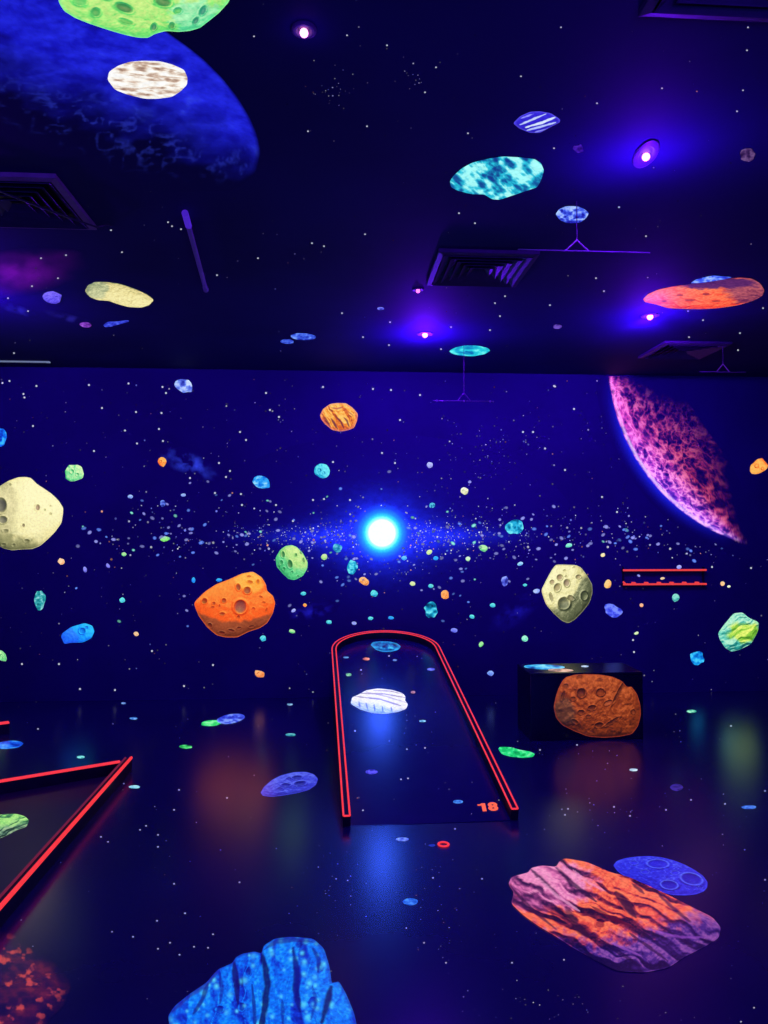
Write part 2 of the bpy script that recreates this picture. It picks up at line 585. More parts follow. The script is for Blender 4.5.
def mottle(cols, scale, asp=1.0, seed=0, rim=None, rot=0.0, long=1.0, gain=1.0):
    def fn(u, v, ol):
        if rot:
            a_ = math.radians(rot)
            vv = v * asp
            u, v = (u * math.cos(a_) + vv * math.sin(a_)) / long, (-u * math.sin(a_) + vv * math.cos(a_)) / asp
        wu = u + scale * .8 * (fbm(u / scale / 2, v * asp / scale / 2, seed + 9, 2) - .5)
        a = fbm(wu / scale, v * asp / scale, seed, 4)
        b = ridged(u / scale * .7 + 3, v * asp / scale * .7, seed + 4, 3)
        val = np.clip(((.55 * a + .45 * b - .5) * gain + .22) / .44, 0, 1)
        col = ramp(val, cols)
        if rim and not rot:
            m = np.clip((ol.t(u, v) - (1 - rim[1])) / rim[1], 0, 1) * rim[2]
            col = mix(col, srgb(rim[0])[None, :].repeat(len(u), 0), m)
        return col
    return fn


def soft(color, scale, seed=0, gain=1.0, asp=1.0, thr=.3):
    def fn(u, v, ol):
        t = np.clip(ol.t(u, v), 0, 1)
        m = (1 - t) ** 1.3 * np.clip((fbm(u / scale, v * asp / scale, seed, 4) - thr) / (.75 - thr), 0, 1) * gain
        return srgb(color)[None, :] * np.clip(m, 0, 1)[:, None]
    return fn


def paint(name, pts, fn, plane, mat, layer=1, center=None, step=1.0, wob=0.0, seed=0, parent=None, ngon=None, haze=False):
    """A patch of mural paint lying on a surface: a film with an edge down to the surface under it."""
    ol = Outline(pts, center, wob, seed)
    nt = ngon or int(np.clip(2 * math.pi * ol.R / step, 14, 420))
    nr = int(np.clip(ol.R / step, 2, 90))
    th = np.linspace(-math.pi, math.pi, nt, endpoint=False)
    rad = ol.radius(th)
    fr = (np.arange(nr) + 1) / nr
    u = ol.c[0] + np.concatenate([[0], (fr[:, None] * (rad * np.cos(th))[None, :]).ravel()])
    v = ol.c[1] + np.concatenate([[0], (fr[:, None] * (rad * np.sin(th))[None, :]).ravel()])
    col = fn(u, v, ol)
    p, n = np.array(plane[0], float), np.array(plane[1], float)
    base = hit(u, v, plane)
    off = .0012 * layer
    co = base + n * off
    rim = base[-nt:] + n * max(.00005, off - .0003)
    co = np.concatenate([co, rim])
    col = np.concatenate([col, col[-nt:]])
    faces = []
    idx = 1 + np.arange(nr * nt).reshape(nr, nt)
    nxt = np.roll(np.arange(nt), -1)
    for j in range(nt):
        faces.append((0, int(idx[0, j]), int(idx[0, nxt[j]])))
    q = np.stack([idx[:-1], idx[1:], idx[1:][:, nxt], idx[:-1][:, nxt]], -1).reshape(-1, 4)
    faces += q.tolist()
    ri = 1 + nr * nt + np.arange(nt)
    faces += np.stack([idx[-1], ri, ri[nxt], idx[-1][nxt]], -1).tolist()
    origin = np.array(hit(ol.c[0], ol.c[1], plane)[0])
    me = bpy.data.meshes.new(name)
    me.from_pydata((co - origin).tolist(), [], faces)
    at = me.color_attributes.new('paint', 'FLOAT_COLOR', 'POINT')
    at.data.foreach_set('color', np.concatenate([col, np.full((len(col), 1), 0.0 if haze else 1.0)], 1).ravel().astype(np.float32))
    me.update()
    # face the viewer's side of the surface
    o = link(name, me, mat, parent, origin.tolist())
    return o


def dots(name, x, y, r, cols, plane, mat, layer=1.0, asp=1.0):
    """Many painted stars on one surface, uncountable: one object of tiny hexagons, true circles on the surface or flattened."""
    n = len(x)
    k = 6
    a = np.linspace(0, 2 * math.pi, k, endpoint=False)
    u = (x[:, None] + r[:, None] * np.cos(a)[None, :]).ravel()
    v = (y[:, None] + asp * r[:, None] * np.sin(a)[None, :]).ravel()
    co = hit(u, v, plane) + np.array(plane[1], float) * .0012 * layer
    faces = np.arange(n * k).reshape(n, k).tolist()
    me = bpy.data.meshes.new(name)
    me.from_pydata(co.tolist(), [], faces)
    at = me.color_attributes.new('paint', 'FLOAT_COLOR', 'POINT')
    c = np.repeat(np.concatenate([cols, np.ones((n, 1))], 1), k, 0)
    at.data.foreach_set('color', c.ravel().astype(np.float32))
    me.update()
    o = link(name, me, mat)
    tag(o, kind='stuff')
    return o


def P_wall(name, pts, fn, label, cat='asteroid', **k):
    return tag(paint(name, pts, fn, WALL, M['pwall'], **{'haze': cat in ('nebula', 'planet'), **k}), label, cat)


def P_ceil(name, pts, fn, label, cat='asteroid', **k):
    return tag(paint(name, pts, fn, CEIL, M['pceil'], **{'haze': cat in ('nebula', 'planet'), **k}), label, cat)


def P_floor(name, pts, fn, label, cat='asteroid', **k):
    return tag(paint(name, pts, fn, FLOOR, M['pfloor'], **{'haze': cat in ('nebula', 'planet'), **k}), label, cat)


# ------------------------------------------------------------------ putting lane 18 (a ramp that climbs to the back wall)
RAIL_W, RAIL_H = .040, .065
PL = Vector((.0557, 3.807, RAIL_H)); PR = Vector((.9221, 3.806, RAIL_H))     # rail tops at the front ends
AX = Vector((-.02941, .98166, .18838)).normalized()
WX = (PR - PL).normalized()
WX = (WX - AX * WX.dot(AX)).normalized()
UPN = WX.cross(AX).normalized()
HALF = (PR - PL).length / 2
O18 = (PL + PR) / 2 - Vector((0, 0, RAIL_H)) - AX * .01
STRAIGHT = 2.42


def lane_pt(a, s, h=0.0):
    return O18 + WX * a + AX * s + UPN * h


RAMP = (tuple(lane_pt(0, 0, .004)), tuple(UPN))
lane = empty('putting_lane', (O18.x, O18.y, 0), 'red-edged putting lane marked 18 with rounded end, sloping up to the back wall', 'putting lane')
inv = Vector((O18.x, O18.y, 0))


def centre_path(off, ends=0.0):
    pts = [(-off, -ends)]
    pts += [(-off, STRAIGHT * k / 4) for k in range(1, 4)] if False else []
    for k in range(25):
        a = math.pi - math.pi * k / 24
        pts.append((off * math.cos(a), STRAIGHT + off * math.sin(a)))
    pts.append((off, -ends))
    return pts


bm = bmesh.new()
outer = centre_path(HALF - RAIL_W / 2)
top = [bm.verts.new(lane_pt(a, s, .004) - inv) for a, s in outer]
bot = []
for a, s in outer:
    p = lane_pt(a, s, .004)
    bot.append(bm.verts.new(Vector((p.x, p.y, .0015)) - inv))
bm.faces.new(top)
bm.faces.new(bot[::-1])
for i in range(len(top)):
    j = (i + 1) % len(top)
    bm.faces.new((top[i], bot[i], bot[j], top[j]))
build('lane_surface', bm, M['lane'], lane)

bm = bmesh.new()
path = [lane_pt(a, s, 0) - inv for a, s in centre_path(HALF)]
w = RAIL_W / 2
sweep(bm, path, [(-w, .0), (w, .0), (w, RAIL_H - .002), (w - .002, RAIL_H), (-w + .002, RAIL_H), (-w, RAIL_H - .002)], ups=UPN)
# the rail's outer skirt reaches the floor
sk = [lane_pt(a, s, 0) - inv for a, s in centre_path(HALF + w - .012)]
for i in range(len(sk) - 1):
    a, b = sk[i], sk[i + 1]
    bm.faces.new([bm.verts.new(v) for v in (a, b, Vector((b.x, b.y, .001)), Vector((a.x, a.y, .001)))])
build('rail', bm, M['black'], lane)
for nm, off in (('edge_strip', HALF - w + .004), ('edge_strip', HALF + w - .004)):
    bm = bmesh.new()
    sweep(bm, [lane_pt(a, s, RAIL_H) - inv for a, s in centre_path(off)], rnd_section(.0050), ups=UPN)
    build(nm, bm, M['red'], lane)
for sgn in (-1, 1):
    bm = bmesh.new()
    tube(bm, lane_pt(sgn * (HALF - w + .004), 0, RAIL_H) - inv, lane_pt(sgn * (HALF + w - .004), 0, RAIL_H) - inv, .0050, 8)
    build('end_strip', bm, M['red'], lane)


def lettering(text, px, py, height, slant, parent, mat):
    cu = bpy.data.curves.new('hole_number', 'FONT')
    cu.body = text[1]
    cu.align_x = 'CENTER'; cu.align_y = 'CENTER'
    cu.size = height / .70
    cu.offset = .0045
    cu.shear = slant
    cu.extrude = .0006
    cu.space_character = .98
    tmp = bpy.data.objects.new('hole_number', cu)
    C.objects.link(tmp)
    me = bpy.data.meshes.new_from_object(tmp.evaluated_get(bpy.context.evaluated_depsgraph_get()))
    bpy.data.objects.remove(tmp)
    p = Vector(hit(px, py, RAMP)[0]) + UPN * .0022
    mw = Matrix((WX, AX, UPN)).transposed().to_4x4()
    me.transform(Matrix.Translation((height * .31, 0, 0)))
    bm = bmesh.new()                                   # the figure 1 with its long flag, drawn by hand
    bm.from_mesh(me)
    h_ = height
    one = [(-.80, .26), (-.80, .40), (-.62, .40), (-.48, .52), (-.20, .52), (-.20, -.52), (-.50, -.52), (-.50, .26)]
    one = [(x * h_ + slant * y * h_, y * h_) for x, y in one]
    t_ = [bm.verts.new((x, y, .0006)) for x, y in one]
    b_ = [bm.verts.new((x, y, -.0006)) for x, y in one]
    bm.faces.new(t_[::-1]); bm.faces.new(b_)
    for i in range(len(one)):
        j = (i + 1) % len(one)
        bm.faces.new((t_[i], t_[j], b_[j], b_[i]))
    bmesh.ops.recalc_face_normals(bm, faces=bm.faces[:])
    bm.to_mesh(me)
    bm.free()
    me.transform(Matrix.Translation(p - inv) @ mw)
    me.materials.clear()
    me.name = 'hole_number'
    o = link('hole_number', me, mat, parent)
    return o


num = lettering('18', 488.4, 807.4, .070, .10, lane, M['orange'])
num['label'] = 'orange number 18 at the foot of the lane'


def P_ramp(name, pts, fn, label, cat='asteroid', **k):
    return tag(paint(name, pts, fn, RAMP, M['plane'], **k), label, cat)


# ------------------------------------------------------------------ putting lanes at the left
def rail_piece(root, base, pts, name='rail', hi='red', lo='red', h=.075, wid=.045, sides=(1, 1)):
    base = Vector(base)
    bm = bmesh.new()
    w = wid / 2
    loc = [Vector(p) - base for p in pts]
    sweep(bm, loc, [(-w, 0), (w, 0), (w, h - .002), (w - .002, h), (-w + .002, h), (-w, h - .002)])
    build(name, bm, M['black'], root)
    for s, mt in ((1, hi), (-1, lo)):
        if mt is None: continue
        bm = bmesh.new()
        r = .0095 if s == 1 and hi == 'red' and lo != 'red' else .0065
        sweep(bm, loc, rnd_section(r, s * (w - .005), h + .001))
        o = build('edge_strip', bm, M[mt], root)
        if mt == 'reddim': o['label'] = 'dull red inner edging'


crn = hit(125, 761, ((0, 0, .075), (0, 0, 1)))[0]
near = Vector((crn[0] + .03, .6, 0)); corner = Vector((crn[0], crn[1], 0))
far_l = Vector(hit(0, 781.5, ((0, 0, .075), (0, 0, 1)))[0]); far_l.z = 0
dirb = (far_l - corner).normalized()
end_l = corner + dirb * 2.6
ll = empty('putting_lane', (corner.x, corner.y, 0), 'grey putting lane with red edging that meets in a sharp corner beyond the cream planet\'s reflection', 'putting lane')
ll['label'] = 'dull grey putting lane whose red-edged rails meet in a sharp corner'
bm = bmesh.new()
vs = [corner, near, Vector((end_l.x, .6, 0)), end_l]
tp = [bm.verts.new(v - corner + Vector((0, 0, .006))) for v in vs]
bt = [bm.verts.new(v - corner + Vector((0, 0, .001))) for v in vs]
bm.faces.new(tp); bm.faces.new(bt[::-1])
for i in range(4):
    j = (i + 1) % 4
    bm.faces.new((tp[i], bt[i], bt[j], tp[j]))
build('lane_surface', bm, M['grey_lane'], ll)
rail_piece(ll, corner, [near, corner + Vector((.004, .06, 0))], hi='red', lo='reddim')
rail_piece(ll, corner, [corner + dirb * .03, end_l], hi='red', lo='red', wid=.03)
LLP = ((0, 0, .006), (0, 0, 1))

tip = Vector(hit(9, 722.5, ((0, 0, .075), (0, 0, 1)))[0]); tip.z = 0
l3 = empty('lane_rail', tuple(tip), 'red-edged rail tip of another lane beyond the grey lane', 'rail')
rail_piece(l3, tip, [tip + Vector((-1.3, -.75, 0)), tip], hi='red', lo='red', wid=.05)

# tee ring on the floor before lane 18
p = hit(443.5, 845, FLOOR)[0]
bm = bmesh.new()
ring = []
for k in range(28):
    a = 2 * math.pi * k / 28
    ring.append([bm.verts.new(((.024 + .0055 * math.cos(b)) * math.cos(a), (.024 + .0055 * math.cos(b)) * math.sin(a), .004 + .004 * math.sin(b))) for b in [2 * math.pi * j / 8 for j in range(8)]])
for k in range(28):
    for j in range(8):
        bm.faces.new((ring[k][j], ring[(k + 1) % 28][j], ring[(k + 1) % 28][(j + 1) % 8], ring[k][(j + 1) % 8]))
tag(build('tee_ring', bm, M['red'], loc=tuple(p), smooth=True), 'small red ring lying on the floor before the foot of lane 18', 'ring')

# ------------------------------------------------------------------ black plinth with a rock painted on its front
PX0, PX1, PY0, PY1, PZ = 1.383, 2.205, 5.22, 5.60, .478
pl = empty('plinth', ((PX0 + PX1) / 2, PY0, 0), 'low black plinth in front of the back wall, brown rock painted on its front', 'plinth')
cx = (PX0 + PX1) / 2
b = box('plinth_body', (PX0 - cx, PX1 - cx, 0, PY1 - PY0, 0, PZ - .02), M['plinth'], pl, .006)
box('plinth_top', (PX0 - cx, PX1 - cx, 0, PY1 - PY0, PZ - .02, PZ), M['plinth'], pl, .004)
PFRONT = ((0, PY0, 0), (0, -1, 0))
PTOP = ((0, 0, PZ), (0, 0, 1))

# ------------------------------------------------------------------ red rack on the back wall
a = hit(621, 570, WALL)[0]; b2 = hit(704, 570.5, WALL)[0]
rk = empty('wall_rack', (a[0], WALL_Y, a[2]), 'wall rack of two thin red-edged bars with pegs, below the crescent planet', 'rack')
wd = b2[0] - a[0]
zl = hit(621, 584, WALL)[0][2] - a[2]
for nm, z in (('upper_bar', 0), ('lower_bar', zl)):
    box(nm, (0, wd, -.045, 0, z - .006, z + .006), M['black'], rk, .002)
    o = box('edge_strip', (0, wd, -.050, -.0451, z - .0085, z + .0085), M['rack'], rk, .002)
for k in range(6):
    x = wd * (.13 + .152 * k)
    bm = bmesh.new()
    add_box(bm, x - .016, x + .016, -.052, -.02, zl + .006, zl + .020, .005)
    build('peg', bm, M['rack'], rk)
bm = bmesh.new()
tube(bm, (0, -.047, zl + .024), (.03, -.047, zl), .0075, 8)
build('end_hook', bm, M['rack'], rk)
for x in (.01, wd - .02):
    box('rack_bracket', (x, x + .012, -.02, 0, zl - .03, .03), M['black'], rk)

# ------------------------------------------------------------------ glowing globe: the sun of the mural
sc_ = hit(382, 533, WALL)[0]
sun = empty('sun_lamp', (sc_[0], WALL_Y, sc_[2]), 'glowing blue-white sun lamp in the middle of the painted asteroid belt', 'lamp')
bm = bmesh.new()
bmesh.ops.create_uvsphere(bm, u_segments=40, v_segments=20, radius=.122)
bmesh.ops.delete(bm, geom=[v for v in bm.verts if v.co.y > .002], context='VERTS')
for v in bm.verts:
    v.co.y *= .5
bmesh.ops.translate(bm, verts=bm.verts[:], vec=(0, -.005, 0))
build('globe', bm, M['globe'], sun, smooth=True)


sl = bpy.data.lights.new('sun_glow', 'POINT')
sl.color = (.02, .10, 1.0)
sl.energy = SUN_GLOW_WATTS
sl.shadow_soft_size = .05
so = bpy.data.objects.new('sun_glow', sl)
C.objects.link(so)
so.parent = sun
so.location = (0, -.17, 0)

# ------------------------------------------------------------------ ceiling fittings
def diffuser(x0, x1, y0, y1, label, frame='vent', rings=5, blades='vent'):
    cx_, cy_ = (x0 + x1) / 2, (y0 + y1) / 2
    root = empty('ceiling_vent', (cx_, cy_, CEIL_Z), label, 'vent')
    hx, hy = (x1 - x0) / 2, (y1 - y0) / 2

    def square(bm, a, b, za, zb, t=.003):
        # a sloping square collar from half-size a at height za to half-size b at height zb
        def cr(k, z): return [(-hx * k, -hy * k, z), (hx * k, -hy * k, z), (hx * k, hy * k, z), (-hx * k, hy * k, z)]
        A, B, A2, B2 = [[bm.verts.new(c) for c in cr(k, z)] for k, z in ((a, za), (b, zb), (a, za - t), (b, zb - t))]
        for i in range(4):
            j = (i + 1) % 4
            bm.faces.new((A[i], A[j], B[j], B[i]))
            bm.faces.new((A2[j], A2[i], B2[i], B2[j]))
            bm.faces.new((A2[i], A2[j], A[j], A[i]))
            bm.faces.new((B2[j], B2[i], B[i], B[j]))
    bm = bmesh.new()
    square(bm, 1.0, .90, -.016, -.022)
    square(bm, 1.0, .995, -.001, -.017)
    build('vent_frame', bm, M[frame], root)
    bm = bmesh.new()
    bm.faces.new([bm.verts.new((sx * hx * .97, sy * hy * .97, -.0008)) for sx, sy in ((-1, -1), (-1, 1), (1, 1), (1, -1))])
    build('vent_backing', bm, M['black'], root)
    for k in range(rings):
        a = .88 - k * .80 / rings
        bm = bmesh.new()
        square(bm, a, a - .62 / rings, -.027, -.003)
        build('louvre', bm, M[blades], root)
    return root


diffuser(.523, 1.05, 3.73, 4.25, 'square ceiling vent with violet-lit louvres, at the hanging bar in front of the cyan rock')
bpy.data.objects['ceiling_vent']['label'] = 'square ceiling vent with violet-lit concentric louvres near two small lamps'
diffuser(-1.66, -1.135, 3.04, 3.56, 'square ceiling vent with white frame tinted by painted warm light below the blue planet', frame='palevent')
diffuser(2.50, 3.03, 5.45, 5.96, 'dark square ceiling vent between the red-orange rock and the crescent planet')
diffuser(.835, 1.36, 1.44, 1.97, 'ceiling vent cut by the frame above the striped blue-white rock')

# slim strip vent by the wall; its frame glows in place of a reflected glint
g0, g1 = hit(-40, 361, CEIL)[0], hit(50, 361.5, CEIL)[0]
sv = empty('strip_vent', (g1[0], g1[1], CEIL_Z), 'slim strip vent with painted glint on the ceiling above the cream planet', 'vent')
M['glint_trim'] = glow('reflected_glint_glow', tuple(srgb((104, 118, 150))), 1.0)
box('strip_frame', (-.66, 0, -.014, .014, -.012, 0), M['glint_trim'], sv, .003)
box('strip_slot', (-.63, -.03, -.004, .004, -.013, -.0115), M['black'], sv)

# unlit tube batten
t0, t1 = Vector(hit(185, 213, ((0, 0, CEIL_Z - .03), (0, 0, -1)))[0]), Vector(hit(206, 290, ((0, 0, CEIL_Z - .03), (0, 0, -1)))[0])
tb = empty('tube_light', (t0.x, t0.y, CEIL_Z), 'long thin unlit tube on the ceiling, grey with a violet end', 'tube light')
base = Vector((t0.x, t0.y, CEIL_Z))
d = (t1 - t0).normalized()
bm = bmesh.new(); tube(bm, t0 + d * .14 - base, t1 - d * .02 - base, .0125, 12); build('tube', bm, M['tube'], tb)
bm = bmesh.new(); tube(bm, t0 - base, t0 + d * .14 - base, .0155, 12)
M['violetcap'] = glow('violet_glowing_cap', tuple(srgb((66, 30, 185))), 1.0)  # violet emission on the near end cap only
o = build('end_cap', bm, M['violetcap'], tb); o['label'] = 'violet glowing end cap'
bm = bmesh.new(); tube(bm, t1 - d * .05 - base, t1 - base, .016, 12); build('end_cap', bm, M['tube'], tb)
for q in (.2, .8):
    c = t0.lerp(t1, q) - base
    box('clip', (c.x - .012, c.x + .012, c.y - .012, c.y + .012, c.z, 0), M['metal'], tb)

# slack cable at the pale vent
c0, c1 = hit(-60, 166, ((0, 0, CEIL_Z - .035), (0, 0, -1)))[0], hit(108, 231, ((0, 0, CEIL_Z - .035), (0, 0, -1)))[0]
bm = bmesh.new()
n_ = 12
pts = []
for k in range(n_ + 1):
    q = k / n_
    p_ = Vector(c0).lerp(Vector(c1), q)
    p_.z -= .01 * math.sin(math.pi * q)
    pts.append(p_)
pts[-1].z = CEIL_Z - .004
base = Vector((c1[0], c1[1], CEIL_Z))
sweep(bm, [q - base for q in pts] + [Vector((.01, .02, -.001))], rnd_section(.0045, n=6))
tag(build('ceiling_cable', bm, M['metal'], loc=tuple(base)), 'thin dark cable crossing the pale-framed ceiling vent', 'cable')


def hanging_bar(px, py, Y, x0, x1, vee, label, lit):
    pl_ = ((0, Y, 0), (0, -1, 0))
    c_ = hit(px, py, pl_)[0]
    l_, r_ = hit(x0, py, pl_)[0][0], hit(x1, py, pl_)[0][0]
    root = empty('hanging_bar', (c_[0], Y, CEIL_Z), label, 'hanging bar')
    z = c_[2] - CEIL_Z
    vt = hit(px, vee, pl_)[0][2] - CEIL_Z
    bm = bmesh.new(); tube(bm, (0, 0, 0), (0, 0, vt), .0018, 6); build('wire', bm, M['wirem'], root)
    hw = .052
    bm = bmesh.new()
    sweep(bm, [(-hw, 0, z), (0, 0, vt), (hw, 0, z)], rnd_section(.0035, n=6), ups=(0, 1, 0))
    build('bridle', bm, M['violetwire'] if lit else M['wirem'], root)
    bm = bmesh.new(); tube(bm, (l_ - c_[0], 0, z), (r_ - c_[0], 0, z), .0032, 8); build('bar', bm, M['wirem'], root)
    if not lit:
        for x in (l_ - c_[0] + .03, 0, r_ - c_[0] - .03):
            bm = bmesh.new()
            bmesh.ops.create_icosphere(bm, subdivisions=2, radius=.008)
            bmesh.ops.translate(bm, verts=bm.verts[:], vec=(x, 0, z))
            build('bar_joint', bm, M['violetwire'], root)


M['wirem'] = surface('grey_wire', (.08, .065, .10), (.11, .09, .13), 30, .5)
M['violetwire'] = glow('violet_glowing_cord', tuple(srgb((66, 22, 150))), 1.0)  # violet emission for the bridles and bar joints
hanging_bar(464, 401, 5.65, 433, 494, 393, 'thin bar hung from the ceiling by a wire before the back wall, above the sun', False)
hanging_bar(577, 251, 3.15, 518, 650, 240, 'long thin bar hung by a violet bridle just below the small blue ceiling rock', True)
hanging_bar(723, 372, 5.5, 700, 746, 364, 'thin bar hung by a wire at the dark ceiling vent over the crescent planet', True)

# ------------------------------------------------------------------ mural: the back wall
NIGHT = (4, 2, 40)
TEAL = pal((4, 40, 80), (10, 110, 150), (30, 175, 215), (110, 235, 240))
BLUE = pal((6, 20, 120), (14, 60, 200), (20, 120, 245), (60, 190, 255))
GREEN = pal((10, 60, 50), (40, 150, 100), (90, 215, 130), (190, 245, 170))
ORANGE = pal((90, 25, 20), (200, 70, 25), (255, 120, 45), (255, 190, 90))
CREAM = pal((60, 60, 40), (140, 138, 90), (225, 216, 150), (255, 246, 190))

W1 = [(-16, 488), (-4, 487), (0, 486), (8, 481), (18, 477.3), (26, 477), (31, 478), (37, 484), (44, 488.5), (52, 494), (59, 501), (63.3, 508), (63, 514), (61.5, 523),
      (55, 532), (47, 540), (40, 546), (32, 549), (22, 549.3), (12, 550.3), (4, 548.5), (-2, 545.5), (-14, 540), (-20, 525), (-21, 505)]
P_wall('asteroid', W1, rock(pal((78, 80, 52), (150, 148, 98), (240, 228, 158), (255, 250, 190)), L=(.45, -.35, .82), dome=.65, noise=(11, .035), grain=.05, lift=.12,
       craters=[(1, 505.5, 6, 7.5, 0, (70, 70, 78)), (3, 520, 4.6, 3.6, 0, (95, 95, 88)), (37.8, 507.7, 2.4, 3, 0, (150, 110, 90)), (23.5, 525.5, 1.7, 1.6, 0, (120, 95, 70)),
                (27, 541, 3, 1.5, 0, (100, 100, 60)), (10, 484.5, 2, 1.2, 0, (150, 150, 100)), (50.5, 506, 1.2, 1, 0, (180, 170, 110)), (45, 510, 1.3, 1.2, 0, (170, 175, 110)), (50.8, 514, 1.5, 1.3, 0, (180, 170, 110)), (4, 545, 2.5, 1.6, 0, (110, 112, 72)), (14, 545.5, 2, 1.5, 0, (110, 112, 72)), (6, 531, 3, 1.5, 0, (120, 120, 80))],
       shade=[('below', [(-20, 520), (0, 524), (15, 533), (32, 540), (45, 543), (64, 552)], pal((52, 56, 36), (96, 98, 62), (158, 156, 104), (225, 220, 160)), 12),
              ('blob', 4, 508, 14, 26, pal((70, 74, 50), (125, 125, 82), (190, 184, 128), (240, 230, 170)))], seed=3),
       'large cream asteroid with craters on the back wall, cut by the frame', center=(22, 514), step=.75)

W9 = [(193.6, 603), (204.4, 592), (215.8, 584.4), (230, 579), (241.6, 573.6), (253, 571.5), (261.7, 577.2), (266, 584.4), (267, 590.8), (273, 595.8), (275.3, 603), (273, 613), (267.4, 623),
      (260, 628), (248.8, 631.6), (237.3, 637.4), (225.8, 637.4), (216.5, 635.2), (207.2, 627.3), (198.6, 615.9)]
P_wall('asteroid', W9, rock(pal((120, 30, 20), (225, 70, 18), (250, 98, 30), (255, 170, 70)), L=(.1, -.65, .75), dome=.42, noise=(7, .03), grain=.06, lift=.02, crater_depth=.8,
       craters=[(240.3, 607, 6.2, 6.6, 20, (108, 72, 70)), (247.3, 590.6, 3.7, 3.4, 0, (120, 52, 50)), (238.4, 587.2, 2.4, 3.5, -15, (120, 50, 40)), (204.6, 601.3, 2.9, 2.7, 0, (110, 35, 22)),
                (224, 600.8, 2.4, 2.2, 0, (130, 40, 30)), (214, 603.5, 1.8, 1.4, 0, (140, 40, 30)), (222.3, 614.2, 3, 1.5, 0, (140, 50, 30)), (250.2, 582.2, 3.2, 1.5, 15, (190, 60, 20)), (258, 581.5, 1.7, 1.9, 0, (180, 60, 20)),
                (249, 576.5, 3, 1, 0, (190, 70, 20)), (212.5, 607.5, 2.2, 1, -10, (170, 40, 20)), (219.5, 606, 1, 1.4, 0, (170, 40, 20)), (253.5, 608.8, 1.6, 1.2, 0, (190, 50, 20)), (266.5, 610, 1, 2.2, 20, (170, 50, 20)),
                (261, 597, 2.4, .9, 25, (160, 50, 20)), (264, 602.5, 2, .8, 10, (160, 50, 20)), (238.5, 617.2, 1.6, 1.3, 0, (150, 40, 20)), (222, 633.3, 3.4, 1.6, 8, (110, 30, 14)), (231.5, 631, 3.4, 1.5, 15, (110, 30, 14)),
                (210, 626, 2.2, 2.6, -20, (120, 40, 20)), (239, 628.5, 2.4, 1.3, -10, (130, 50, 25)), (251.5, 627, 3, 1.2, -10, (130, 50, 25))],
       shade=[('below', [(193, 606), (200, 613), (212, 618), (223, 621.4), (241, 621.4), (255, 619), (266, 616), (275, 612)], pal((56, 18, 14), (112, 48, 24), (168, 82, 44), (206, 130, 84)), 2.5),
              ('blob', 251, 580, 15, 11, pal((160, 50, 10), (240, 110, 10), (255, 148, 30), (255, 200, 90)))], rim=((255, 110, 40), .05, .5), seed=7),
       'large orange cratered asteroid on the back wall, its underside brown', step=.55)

W11 = [(556, 564.4), (575.8, 565), (581, 567.5), (587.3, 575.8), (592, 584.2), (592.5, 592.5), (589.4, 602.9), (582, 612.3), (574.8, 619.6), (568.5, 623.2), (562.3, 621.1), (554, 613.9), (545.6, 604), (541, 590.4), (546.7, 579), (551.9, 569.6)]
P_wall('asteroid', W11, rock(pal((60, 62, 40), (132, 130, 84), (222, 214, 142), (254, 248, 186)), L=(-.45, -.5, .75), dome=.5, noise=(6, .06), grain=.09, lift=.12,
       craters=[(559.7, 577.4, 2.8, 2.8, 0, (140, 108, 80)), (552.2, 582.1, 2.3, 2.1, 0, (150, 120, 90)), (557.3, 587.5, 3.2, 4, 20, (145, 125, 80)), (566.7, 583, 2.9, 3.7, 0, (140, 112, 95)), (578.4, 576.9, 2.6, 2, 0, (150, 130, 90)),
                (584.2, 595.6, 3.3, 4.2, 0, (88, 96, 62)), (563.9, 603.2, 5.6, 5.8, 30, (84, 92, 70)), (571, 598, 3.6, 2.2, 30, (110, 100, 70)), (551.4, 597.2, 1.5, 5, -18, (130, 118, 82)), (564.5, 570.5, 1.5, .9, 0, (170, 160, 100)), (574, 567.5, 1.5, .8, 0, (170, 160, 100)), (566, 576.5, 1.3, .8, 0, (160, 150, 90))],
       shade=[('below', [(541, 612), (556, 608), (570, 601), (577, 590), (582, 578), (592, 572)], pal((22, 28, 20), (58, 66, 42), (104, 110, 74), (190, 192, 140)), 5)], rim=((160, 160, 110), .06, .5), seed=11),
       'cream pentagonal asteroid with a cluster of craters, on the back wall beside the red rack', step=.5)

W10 = [(275.5, 558), (280.2, 549.8), (285.4, 546), (291.7, 545), (297, 547), (303, 553.4), (307.8, 562.3), (307.3, 568.5), (303, 575.8), (294.8, 580), (288.5, 579), (282.3, 573.2), (276.6, 566.5)]
P_wall('asteroid', W10, rock(pal((20, 90, 60), (60, 170, 95), (140, 215, 115), (215, 245, 150)), L=(.35, -.5, .78), dome=.55, noise=(5, .05), grain=.08, lift=.06,
       craters=[(289.9, 564.2, 2.7, 4.2, -12, (40, 90, 45)), (283, 554.5, 1.9, 3.2, -8, (45, 110, 55)), (296, 555, 1.3, 1.6, 0, (50, 110, 50)), (303.6, 560.5, 1.2, 2.8, -15, (50, 110, 60)), (281.3, 562.8, 1.8, 2.4, 0, (50, 150, 80)), (300.8, 552.8, .9, 1.8, -30, (50, 110, 60)),
                (284, 569, 1.6, 1.6, 0, (40, 150, 80)), (292, 572, 1.4, 1, 0, (40, 140, 80)), (298, 576.5, 1.6, 1, 0, (40, 140, 80)), (279, 567, 1.2, 1.3, 0, (40, 150, 80))],
       shade=[('below', [(275, 548), (283, 556), (290, 566), (308, 570)], pal((15, 80, 60), (50, 165, 100), (92, 212, 130), (160, 240, 170)), 8)], rim=((90, 220, 140), .08, .6), seed=5),
       'green cratered asteroid between the big orange asteroid and the sun', step=.5)

